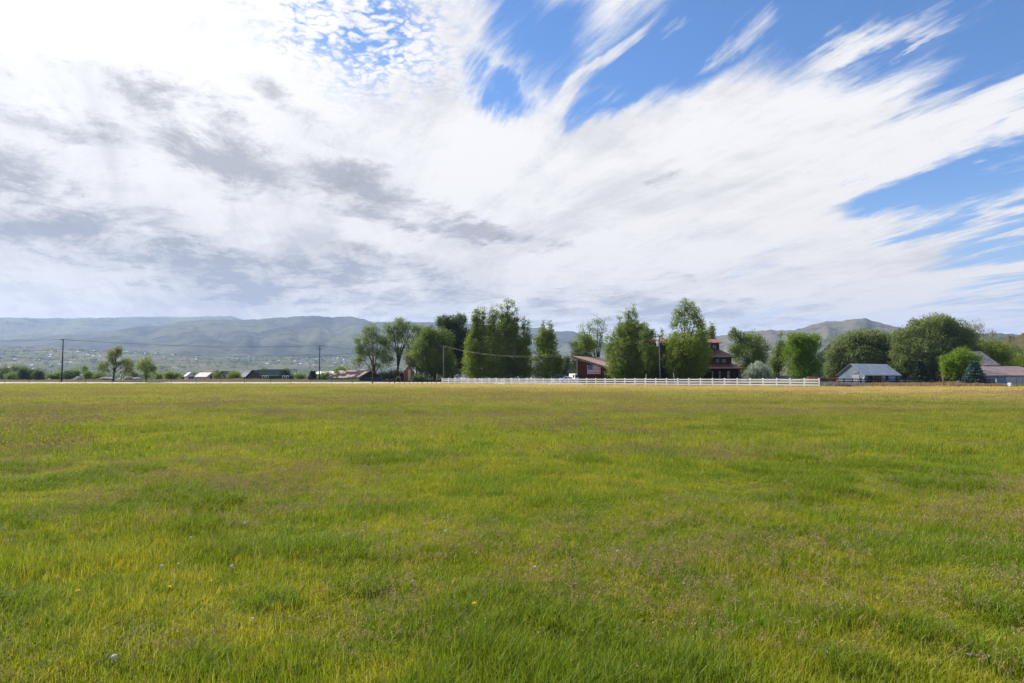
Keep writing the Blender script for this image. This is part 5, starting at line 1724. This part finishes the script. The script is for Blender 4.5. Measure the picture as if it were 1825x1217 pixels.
# ------------------------------------------------------------------ small things
def rock(label, px, Y, r, sq, mat, name="boulder", cat="boulder", seed=0):
    x = PX(px, Y)
    z = float(gz(x, Y))
    m = MB()
    m.ball((0, 0, r * sq[2] * 0.6), r, 12, 8, sq)
    rd = random.Random(seed)
    m.v = [(a * (1 + rd.uniform(-.16, .16)), b * (1 + rd.uniform(-.16, .16)), c * (1 + rd.uniform(-.1, .1))) for a, b, c in m.v]
    return tag(m.build(name, mat, None, (x, Y, z)), label, cat)
PALESTONE = surf("pale_stone", (0.50, 0.46, 0.40), (0.64, 0.60, 0.53), 2, 0.9)
RUB = surf("pale_rubble", (0.24, 0.215, 0.19), (0.46, 0.43, 0.40), 1.5, 0.95)
rock("pale boulder on the hay field edge before the tall lone pole", 87.5, 212, 0.42, (1.1, 0.8, 0.8), PALESTONE, seed=4)
rock("pale rubble heap at the foot of the gnarled roadside tree", 190, 204, 1.2, (1.9, 1, 0.42), RUB, "rubble_pile", "rubble", 5)
rock("pale rubble heap beyond the road between the two roadside trees", 229, 205, 0.95, (1.3, 1, 0.75), RUB, "rubble_pile", "rubble", 6)
rock("pale rubble heap beyond the road beside the bushy roadside tree", 242, 206, 0.9, (1.8, 1, 0.5), RUB, "rubble_pile", "rubble", 7)
bx = PX(1799.5, 119)
wb = thing("white_barrel", "small dented white barrel with a dark opening before the pale barn wall", "barrel", (bx, 119, float(gz(bx, 119))), R(30))
m = MB(); m.tube([(-0.28, 0, 0.42), (-0.24, 0, 0.42), (0.24, 0, 0.42), (0.28, 0, 0.42)], [0.28, 0.33, 0.33, 0.28], 14); m.build("shell", CAR_WHITE, wb, smooth=False)
m = MB(); m.tube([(-0.05, -0.30, 0.46), (-0.05, -0.345, 0.46)], 0.11, 9); m.build("opening", DARKWOOD, wb)
m = MB(); m.tube([(0.2, -0.1, 0.1), (0.42, -0.1, 0.35), (0.42, -0.1, 0.62)], 0.045, 6); m.build("spout", DARKWOOD, wb)

# weathered piece of wood in the near grass
def gp(px, py):
    d = pdir(px, py)
    t = -EYE / d.z
    for _ in range(3):
        x, y = d.x * t, d.y * t
        t = (float(gz(x, y)) - EYE) / d.z
    return Vector((d.x * t, d.y * t, EYE + d.z * t))
a, b = gp(1724, 1184), gp(1767, 1190)
m = MB()
n = 9
L = (b - a).length
rd = random.Random(2)
m.tube([(L * i / (n - 1), rd.uniform(-.006, .006), 0.055 + rd.uniform(-.004, .004)) for i in range(n)], [(0.014 - 0.0006 * i) * rd.uniform(0.85, 1.1) * (0.6 if i in (0, n - 1) else 1.0) for i in range(n)], 7)
o = m.build("driftwood", DRIFT, None, (a.x, a.y, float(gz(a.x, a.y))), math.atan2(b.y - a.y, b.x - a.x))
tag(o, "weathered grey stick lying on top of the near grass", "stick")

# dandelions
YEL = surf("dandelion_yellow", (0.75, 0.42, 0.01), (0.85, 0.55, 0.02), 40, 0.7)
FLUFF = surf("dandelion_fluff", (0.50, 0.47, 0.42), (0.62, 0.59, 0.53), 60, 0.9)
STEM = surf("dandelion_stem", (0.16, 0.20, 0.05), (0.22, 0.26, 0.08), 20, 0.7)
def flower_mesh(yellow):
    m = MB()
    h = 0.105
    m.tube([(0, 0, 0), (0.004, 0.002, h * 0.5), (0, 0, h)], 0.0025, 5)
    st = m
    f = MB()
    if yellow:
        for r, k, zz in ((0.020, 14, 0.004), (0.013, 11, 0.010), (0.007, 7, 0.014)):
            for q in range(k):
                an = 2 * math.pi * q / k + r * 50
                c, s = math.cos(an), math.sin(an)
                w = 0.0035
                f.add([(0, 0, h + zz - 0.004), (c * r * .6 - s * w, s * r * .6 + c * w, h + zz), (c * r, s * r, h + zz + 0.002), (c * r * .6 + s * w, s * r * .6 - c * w, h + zz)], [(0, 1, 2, 3)])
        f.ball((0, 0, h + 0.002), 0.006, 7, 4)
    else:
        f.ball((0, 0, h + 0.012), 0.006, 7, 4)
        for q in range(120):
            d = Vector((random.gauss(0, 1), random.gauss(0, 1), random.gauss(0, 1) + 0.25)).normalized()
            t = d.orthogonal().normalized()
            e = Vector((0, 0, h + 0.012)) + d * 0.019
            u2 = d.cross(t)
            s = 0.0038
            f.add([e + t * s, e + u2 * s, e - t * s, e - u2 * s], [(0, 1, 2, 3)])
    return st, f
for yellow, lst, lb, gr in (
    (True, [(138, 1077), (301, 1066), (375, 1051), (973, 1038), (845, 1101), (899, 1208), (909, 1162)], "small yellow dandelion flower in the near grass", "yellow dandelions in the near grass"),
    (False, [(288, 1032), (318, 1025), (340, 980), (436, 950), (450, 1125), (202, 1208), (413, 1032), (157, 1011), (1101, 1002), (954, 1035), (735, 1060), (794, 966), (646, 962), (115, 970), (577, 900)], "white dandelion seed head in the near grass", "white dandelion seed heads in the near grass")):
    st, f = flower_mesh(yellow)
    first = None
    for i, (px, py) in enumerate(lst):
        p = gp(px, py)
        r = thing("dandelion", lb, "dandelion", (p.x, p.y, float(gz(p.x, p.y)) - 0.0), random.uniform(0, 6), gr)
        if first is None:
            first = (st.build("stem", STEM, r), f.build("flower" if yellow else "seed_head", YEL if yellow else FLUFF, r))
        else:
            for q in first:
                c = q.copy(); COL.objects.link(c); c.parent = r
        s = random.uniform(0.62, 0.95)
        r.scale = (s, s, s)

# ------------------------------------------------------------------ far town and valley woods (uncountable)
def valley_mass():
    n = 6500
    az = rng.uniform(-0.78, 0.30, n)
    r = 10 ** rng.uniform(math.log10(800), math.log10(5200), n)
    x, y = r * np.sin(az), r * np.cos(az)
    dn = fbm(x * 0.0035, y * 0.0018, 0, 3, 71)
    keep = dn > 0.42
    x, y, r = x[keep], y[keep], r[keep]
    z = gz(x, y)
    V, T = [], []
    for i in range(len(x)):
        k = 40 if r[i] < 1500 else 18 if r[i] < 2600 else 11
        s = rng.uniform(3.0, 7.0)
        c = rng.normal(size=(k, 3)) * np.array([s * 0.62, s * 0.62, s * 0.42]) + np.array([x[i], y[i], z[i] + s * 0.75])
        V.append(leaf_quads(c, s * (0.20 if k == 40 else 0.30 if k == 18 else 0.40)))
        T.append(np.clip(rng.uniform() * 0.7 + rng.normal(size=k) * 0.15 + 0.1, 0, 1))
    me = mesh_np("valley_trees", np.concatenate(V), 0, leaf_mat("valley_leaves", (0.030, 0.050, 0.026), (0.085, 0.11, 0.05)), {"tint": np.concatenate(T)})
    o = bpy.data.objects.new("valley_trees", me)
    COL.objects.link(o)
    tag(o, "hazy mass of scattered trees filling the valley floor below the mountain", "woods", kind="stuff")
    # town roofs
    n = 1500
    az = rng.uniform(-0.80, 0.12, n)
    r = 10 ** rng.uniform(math.log10(900), math.log10(4900), n)
    x, y = r * np.sin(az), r * np.cos(az)
    dn = fbm(x * 0.003 + 40, y * 0.0016, 0, 3, 88)
    keep = dn > 0.47
    x, y = x[keep], y[keep]
    z = gz(x, y)
    m = MB()
    for i in range(len(x)):
        w, d, h = rng.uniform(5, 10), rng.uniform(5, 8), rng.uniform(2.2, 4)
        a = rng.uniform(-0.6, 0.6)
        c, s = math.cos(a), math.sin(a)
        m.mi = int(rng.integers(0, 3))
        def q(px, py, pz): return (x[i] + px * c - py * s, y[i] + px * s + py * c, z[i] + pz)
        m.add([q(-w / 2, -d / 2, -2), q(w / 2, -d / 2, -2), q(w / 2, d / 2, -2), q(-w / 2, d / 2, -2), q(-w / 2, -d / 2, h), q(w / 2, -d / 2, h), q(w / 2, d / 2, h), q(-w / 2, d / 2, h)],
              [(0, 1, 5, 4), (1, 2, 6, 5), (2, 3, 7, 6), (3, 0, 4, 7)])
        m.mi = 3 + int(rng.integers(0, 3))
        m.add([q(-w / 2 - .4, -d / 2 - .4, h), q(w / 2 + .4, -d / 2 - .4, h), q(w / 2 + .4, d / 2 + .4, h), q(-w / 2 - .4, d / 2 + .4, h), q(-w / 2 - .4, 0, h + 2.4), q(w / 2 + .4, 0, h + 2.4)],
              [(0, 1, 5, 4), (2, 3, 4, 5), (0, 4, 3), (1, 2, 5)])
    o = m.build("town", [CREAM, WHITE, surf("town_tan", (0.4, 0.34, 0.28), (0.5, 0.43, 0.36), 0.1), GREYROOF, surf("town_pale_roof", (0.6, 0.58, 0.57), (0.75, 0.73, 0.72), 0.1), SLATE])
    tag(o, "distant town of tiny pale houses sprinkled across the valley floor", "town", kind="stuff")
valley_mass()

# ------------------------------------------------------------------ dry weeds and brush strips
def weed_strip(name, label, pts, wid, n, hgt, leaf, size=0.05, kind="stuff"):
    """upright blades scattered along a poly-line"""
    seg = rng.integers(0, len(pts) - 1, n)
    t = rng.uniform(0, 1, n)
    A = np.array(pts)
    p = A[seg] + (A[seg + 1] - A[seg]) * t[:, None] + rng.uniform(-1, 1, (n, 1)) * np.array([[0.0, wid]])
    nn = fbm(p[:, 0] * 0.35, p[:, 1] * 0.35, 0, 3, 61)
    keep = nn > 0.38
    p, nn = p[keep], nn[keep]
    h = hgt * (0.35 + 1.2 * (nn - 0.35)) * rng.uniform(0.5, 1.2, len(p))
    z = gz(p[:, 0], p[:, 1])
    cen = np.stack([p[:, 0], p[:, 1], z + h * 0.5], -1)
    k = len(cen)
    lean = rng.normal(size=(k, 3)) * 0.22 + np.array([0, 0, 1])
    lean /= np.linalg.norm(lean, axis=1)[:, None]
    A_ = lean * (h * 0.55)[:, None]
    b = rng.normal(size=(k, 3)); b[:, 2] = 0
    b /= np.linalg.norm(b, axis=1)[:, None]
    B_ = b * size * rng.uniform(0.6, 1.6, (k, 1))
    V = np.stack([cen - A_, cen + B_, cen + A_, cen - B_], 1).reshape(-1, 3)
    me = mesh_np(name, V, k, LEAF[leaf], {"tint": rng.uniform(0, 1, k)})
    o = bpy.data.objects.new(name, me)
    COL.objects.link(o)
    return tag(o, label, "weeds", kind=kind)
weed_strip("dry_weeds", "tall dry tan weeds growing behind the wire fence by the grey barn", [(PX(1540, 121), 121), (PX(1680, 121), 121), (PX(1775, 120), 120)], 3.0, 14000, 0.95, "weed", 0.03)
weed_strip("grey_brush", "grey bare brush at the end of the white fence", [(PX(1462, 119.5), 119.5), (PX(1535, 120), 120)], 2.0, 5000, 1.15, "brush", 0.03)
weed_strip("dry_weeds", "dry weeds and rubble along the bank beyond the road", [(PX(-80, 200), 200), (PX(330, 200), 200), (PX(560, 200), 200)], 7.0, 11000, 0.42, "weed", 0.05)
weed_strip("green_weeds", "green weeds growing at the foot of the old barn wall", [(PX(585, 197), 197), (PX(640, 197), 197)], 1.5, 1200, 0.6, "olive", 0.05)
weed_strip("fence_weeds", "uncut green grass along the foot of the white fence", [(PX(788, 180.9), 180.9), (PX(1095, 149.5), 149.5), (PX(1460, 118.5), 118.5)], 0.35, 9000, 0.42, "olive", 0.03)

# ------------------------------------------------------------------ grass
tuft_col = bpy.data.collections.new("grass_tufts")
BL = make_blade_mat("grass_blades", "grass")
BLL = make_blade_mat("lush_blades", "lush")
BLS = make_blade_mat("grass_seed", "seed")

def blade_patch(name, n, rad, h0, h1, w, lean=0.35, mat=BL, ncl=14):
    """a clump of curved tapering blades, quads stacked two high"""
    cl = rng.uniform(-1, 1, (ncl, 2)) * rad * 0.9
    c = cl[rng.integers(0, ncl, n)] + rng.normal(size=(n, 2)) * rad * 0.22
    h = rng.uniform(h0, h1, n) * (0.6 + 0.8 * rng.uniform(0, 1, n) ** 2)
    an = rng.uniform(0, 2 * math.pi, n)
    d = np.stack([np.cos(an), np.sin(an)], -1)
    ln = rng.uniform(0.15, 1.0, n)[:, None] * lean * h[:, None] * 1.6
    side = np.stack([-np.sin(an + rng.normal(size=n) * 0.6), np.cos(an)], -1)
    ww = w * rng.uniform(0.6, 1.4, n)[:, None]
    b = np.concatenate([c, np.full((n, 1), -0.02)], 1)
    m1 = np.concatenate([c + d * ln * 0.28, (h * 0.55)[:, None]], 1)
    tp = np.concatenate([c + d * ln, (h * (1 - 0.18 * (ln[:, 0] / (h * lean * 1.6 + 1e-6))))[:, None]], 1)
    s3 = np.concatenate([side, np.zeros((n, 1))], 1)
    V1 = np.stack([b - s3 * ww * 0.5, b + s3 * ww * 0.5, m1 + s3 * ww * 0.45, m1 - s3 * ww * 0.45], 1)
    V2 = np.stack([m1 - s3 * ww * 0.45, m1 + s3 * ww * 0.45, tp + s3 * ww * 0.06, tp - s3 * ww * 0.06], 1)
    V = np.concatenate([V1, V2], 0).reshape(-1, 3)
    t = rng.uniform(0, 1, n)
    me = mesh_np(name, V, 0, mat, {"tint": np.concatenate([t, t])})
    o = bpy.data.objects.new(name, me)
    tuft_col.objects.link(o)
    return o

def seed_patch(name, n, rad, h0, h1, sc=1.0):
    V, T = [], []
    for i in range(n):
        c = rng.normal(size=2) * rad * 0.5
        h = rng.uniform(h0, h1)
        l = rng.normal(size=2) * 0.07
        b = np.array([c[0], c[1], 0.0]); tp = np.array([c[0] + l[0], c[1] + l[1], h])
        an = rng.uniform(0, math.pi)
        s = np.array([math.cos(an), math.sin(an), 0]) * 0.0011 * sc
        V.append(np.stack([b - s, b + s, tp + s * 0.6, tp - s * 0.6])[None]); T.append([0.6])
        k = 26
        f = rng.uniform(0.62, 1.0, k)
        spread = (1 - f) * 0.16 + 0.008
        cen = b + (tp - b) * f[:, None] + rng.normal(size=(k, 3)) * spread[:, None] * np.array([0.5, 0.5, 0.2])
        q = leaf_quads(cen, 0.006 * sc, 1.6, np.tile(np.array([0, 0, 1.0]), (k, 1)), 0.5, 0.45)
        V.append(q.reshape(-1, 4, 3)); T.append(rng.uniform(0, 1, k))
    V = np.concatenate(V, 0).reshape(-1, 3)
    me = mesh_np(name, V, 0, BLS, {"tint": np.concatenate(T)})
    o = bpy.data.objects.new(name, me)
    tuft_col.objects.link(o)
    return o

# index order follows the names
for i in range(4): blade_patch(f"a_near_{i}", 600, 0.34, 0.035, 0.105, 0.0038, 0.50, BL, 30)
for i in range(2): blade_patch(f"b_lush_{i}", 420, 0.20, 0.06, 0.14, 0.0048, 0.55, BLL, 14)
for i in range(3): blade_patch(f"c_mid_{i}", 600, 0.70, 0.045, 0.125, 0.0080, 0.45, BL, 40)
for i in range(2): blade_patch(f"d_far_{i}", 560, 1.9, 0.06, 0.15, 0.020, 0.38, BL, 50)
for i in range(2): seed_patch(f"e_seed_{i}", 18, 0.34, 0.09, 0.21)
seed_patch("f_seedfar_0", 50, 0.9, 0.10, 0.21, 2.0)
blade_patch("g_lushmid_0", 420, 0.50, 0.06, 0.15, 0.0085, 0.45, BLL, 16)
blade_patch("h_tall_0", 260, 0.20, 0.08, 0.19, 0.0058, 0.55, BLL, 10)

def gn_scatter():
    ng = bpy.data.node_groups.new("scatter", "GeometryNodeTree")
    ng.interface.new_socket("Geometry", in_out="INPUT", socket_type="NodeSocketGeometry")
    ng.interface.new_socket("Geometry", in_out="OUTPUT", socket_type="NodeSocketGeometry")
    gi, go = ng.nodes.new("NodeGroupInput"), ng.nodes.new("NodeGroupOutput")
    ci = ng.nodes.new("GeometryNodeCollectionInfo")
    ci.inputs["Collection"].default_value = tuft_col
    ci.inputs["Separate Children"].default_value = True
    ci.inputs["Reset Children"].default_value = True
    ip = ng.nodes.new("GeometryNodeInstanceOnPoints")
    ip.inputs["Pick Instance"].default_value = True
    def attr(n, t):
        a = ng.nodes.new("GeometryNodeInputNamedAttribute")
        a.data_type = t
        a.inputs["Name"].default_value = n
        return a.outputs["Attribute"]
    e2r = ng.nodes.new("FunctionNodeEulerToRotation")
    L = ng.links.new
    L(gi.outputs[0], ip.inputs["Points"])
    L(ci.outputs[0], ip.inputs["Instance"])
    L(attr("idx", "INT"), ip.inputs["Instance Index"])
    L(attr("rot", "FLOAT_VECTOR"), e2r.inputs[0])
    L(e2r.outputs[0], ip.inputs["Rotation"])
    L(attr("scl", "FLOAT_VECTOR"), ip.inputs["Scale"])
    L(ip.outputs[0], go.inputs[0])
    return ng
NG = gn_scatter()

def scatter(name, label, xy, idx, scl):
    n = len(xy)
    me = bpy.data.meshes.new(name)
    me.vertices.add(n)
    z = gz(xy[:, 0], xy[:, 1])
    me.vertices.foreach_set("co", np.column_stack([xy, z]).astype(np.float32).ravel())
    a = me.attributes.new("idx", "INT", "POINT"); a.data.foreach_set("value", idx.astype(np.int32))
    rot = np.column_stack([rng.normal(size=(n, 2)) * 0.05, rng.uniform(0, 2 * math.pi, n)])
    a = me.attributes.new("rot", "FLOAT_VECTOR", "POINT"); a.data.foreach_set("vector", rot.astype(np.float32).ravel())
    a = me.attributes.new("scl", "FLOAT_VECTOR", "POINT"); a.data.foreach_set("vector", scl.astype(np.float32).ravel())
    me.update()
    o = bpy.data.objects.new(name, me)
    COL.objects.link(o)
    md = o.modifiers.new("scatter", "NODES")
    md.node_group = NG
    return tag(o, label, "grass", kind="stuff")

def zone(r0, r1, n, half=0.80, pw=1.0):
    u = rng.uniform(0, 1, n)
    p = 2 if pw == 1.0 else pw
    y = (r0 ** p + (r1 ** p - r0 ** p) * u) ** (1 / p)
    x = rng.uniform(-1, 1, n) * (half * y + 2.6)
    return np.column_stack([x, y])

def build_grass():
    P_, I_, S_ = [], [], []
    def put(xy, base, cnt, h, wv=1.0):
        n = len(xy)
        P_.append(xy)
        I_.append(base + rng.integers(0, cnt, n))
        s = np.column_stack([np.full(n, wv), np.full(n, wv), h])
        S_.append(s)
    def hmap(xy):
        a = fbm(xy[:, 0] * 0.28, xy[:, 1] * 0.28, 0, 3, 101)
        b = fbm(xy[:, 0] * 1.1, xy[:, 1] * 1.1, 0, 2, 107)
        c = fbm(xy[:, 0] * 2.6, xy[:, 1] * 2.6, 0, 2, 113)
        return np.clip(0.85 + 1.2 * (a - 0.48) + 1.2 * (b - 0.48) + 1.9 * (c - 0.5), 0.26, 1.9)
    near = zone(2.6, 13.5, 7600)
    h = hmap(near) * 0.86
    put(near, 0, 4, h)
    lush = near[(fbm(near[:, 0] * 0.45, near[:, 1] * 0.45, 0, 3, 131) > 0.60)]
    put(lush, 4, 2, hmap(lush) * 0.95)
    mid = zone(12.5, 44, 8500)
    put(mid, 6, 3, hmap(mid))
    lm = mid[(fbm(mid[:, 0] * 0.22, mid[:, 1] * 0.34, 0, 3, 137) > 0.62)]
    put(lm, 14, 1, hmap(lm) * 0.9)
    far = zone(42, 112, 6500)
    ok = far[:, 1] < fence_y(far[:, 0]) - 3
    far = far[ok]
    put(far, 9, 2, hmap(far) * 0.85)
    lf = far[(fbm(far[:, 0] * 0.10, far[:, 1] * 0.2, 0, 3, 141) > 0.66)]
    put(lf, 14, 1, hmap(lf) * 0.9, 1.6)
    vf = zone(110, 181, 4200, 0.78)
    vf = vf[(vf[:, 1] < fence_y(vf[:, 0]) - 2.5)]
    put(vf, 9, 2, hmap(vf) * 0.7, 1.15)
    # single dark tussocks, and a far-left row that imitates a shadow band
    tus = [(465, 1085, 15), (1120, 1150, 15), (1085, 1160, 15), (1780, 1085, 15), (1815, 1100, 15), (1815, 1180, 15), (1500, 1110, 15), (1660, 1140, 15), (330, 1200, 15), (370, 985, 14), (650, 1062, 15), (1375, 1002, 14), (1400, 1000, 14), (1340, 1004, 14), (1565, 986, 14), (870, 1155, 15), (1480, 1190, 15),
           (1610, 838, 14), (1590, 834, 14), (1650, 842, 14), (1700, 850, 14), (1450, 775, 14), (1440, 777, 14), (1415, 732, 14), (60, 870, 14), (140, 866, 14), (200, 862, 14), (20, 885, 14), (210, 806, 14), (290, 880, 14), (330, 880, 14), (960, 725, 14), (1000, 727, 14), (1040, 726, 14), (260, 722, 14), (300, 720, 14), (180, 723, 14)]
    tx = []
    for px, py, ix in tus:
        p = gp(px, py)
        for k in range(3):
            tx.append((p.x + random.uniform(-.18, .18) * p.y / 5, p.y + random.uniform(-.1, .1) * p.y / 5, ix))
    tx = np.array(tx)
    put(tx[:, :2], 0, 1, np.full(len(tx), 1.0))
    I_[-1] = tx[:, 2].astype(int)
    dist = tx[:, 1]
    S_[-1] = np.column_stack([np.where(tx[:, 2] == 14, 0.8 + dist * 0.012, 0.9)] * 2 + [np.where(tx[:, 2] == 14, 0.75, 0.85)])
    scatter("grass", "pasture of mixed yellow-green grass covering the whole foreground", np.concatenate(P_), np.concatenate(I_), np.concatenate(S_))
    P_.clear(); I_.clear(); S_.clear()
    sd = zone(3.4, 16, 5200)
    m1 = fbm(sd[:, 0] * 0.35, sd[:, 1] * 0.35, 0, 3, 151)
    sd = sd[(m1 - 0.5) * 0.6 + 0.5 + rng.uniform(-0.25, 0.25, len(sd)) > 0.655]
    put(sd, 11, 2, rng.uniform(0.6, 1.1, len(sd)))
    sf = zone(15, 75, 5200)
    m1 = fbm(sf[:, 0] * 0.12, sf[:, 1] * 0.2, 0, 3, 157)
    sf = sf[m1 + rng.uniform(-0.2, 0.2, len(sf)) > 0.66]
    put(sf, 13, 1, rng.uniform(0.6, 1.05, len(sf)), 1.0)
    S_[-1][:, :2] *= (0.8 + sf[:, 1:2] * 0.02)
    scatter("seed_grass", "brownish seed heads standing above the pasture grass in patches", np.concatenate(P_), np.concatenate(I_), np.concatenate(S_))
build_grass()

# ------------------------------------------------------------------ haze
def haze():
    m, T, out = new_mat("haze_air")
    v = T.new("ShaderNodeVolumePrincipled")
    v.inputs["Color"].default_value = (0.41, 0.58, 0.95, 1)
    v.inputs["Density"].default_value = 7.2e-5
    v.inputs["Anisotropy"].default_value = 0.25
    T.nt.links.new(v.outputs[0], out.inputs["Volume"])
    b = MB()
    b.box(-11000, 11000, -500, 11500, -30, 830)
    o = b.build("haze", m)
    tag(o, "pale blue haze filling the valley air", "haze", kind="stuff")
haze()
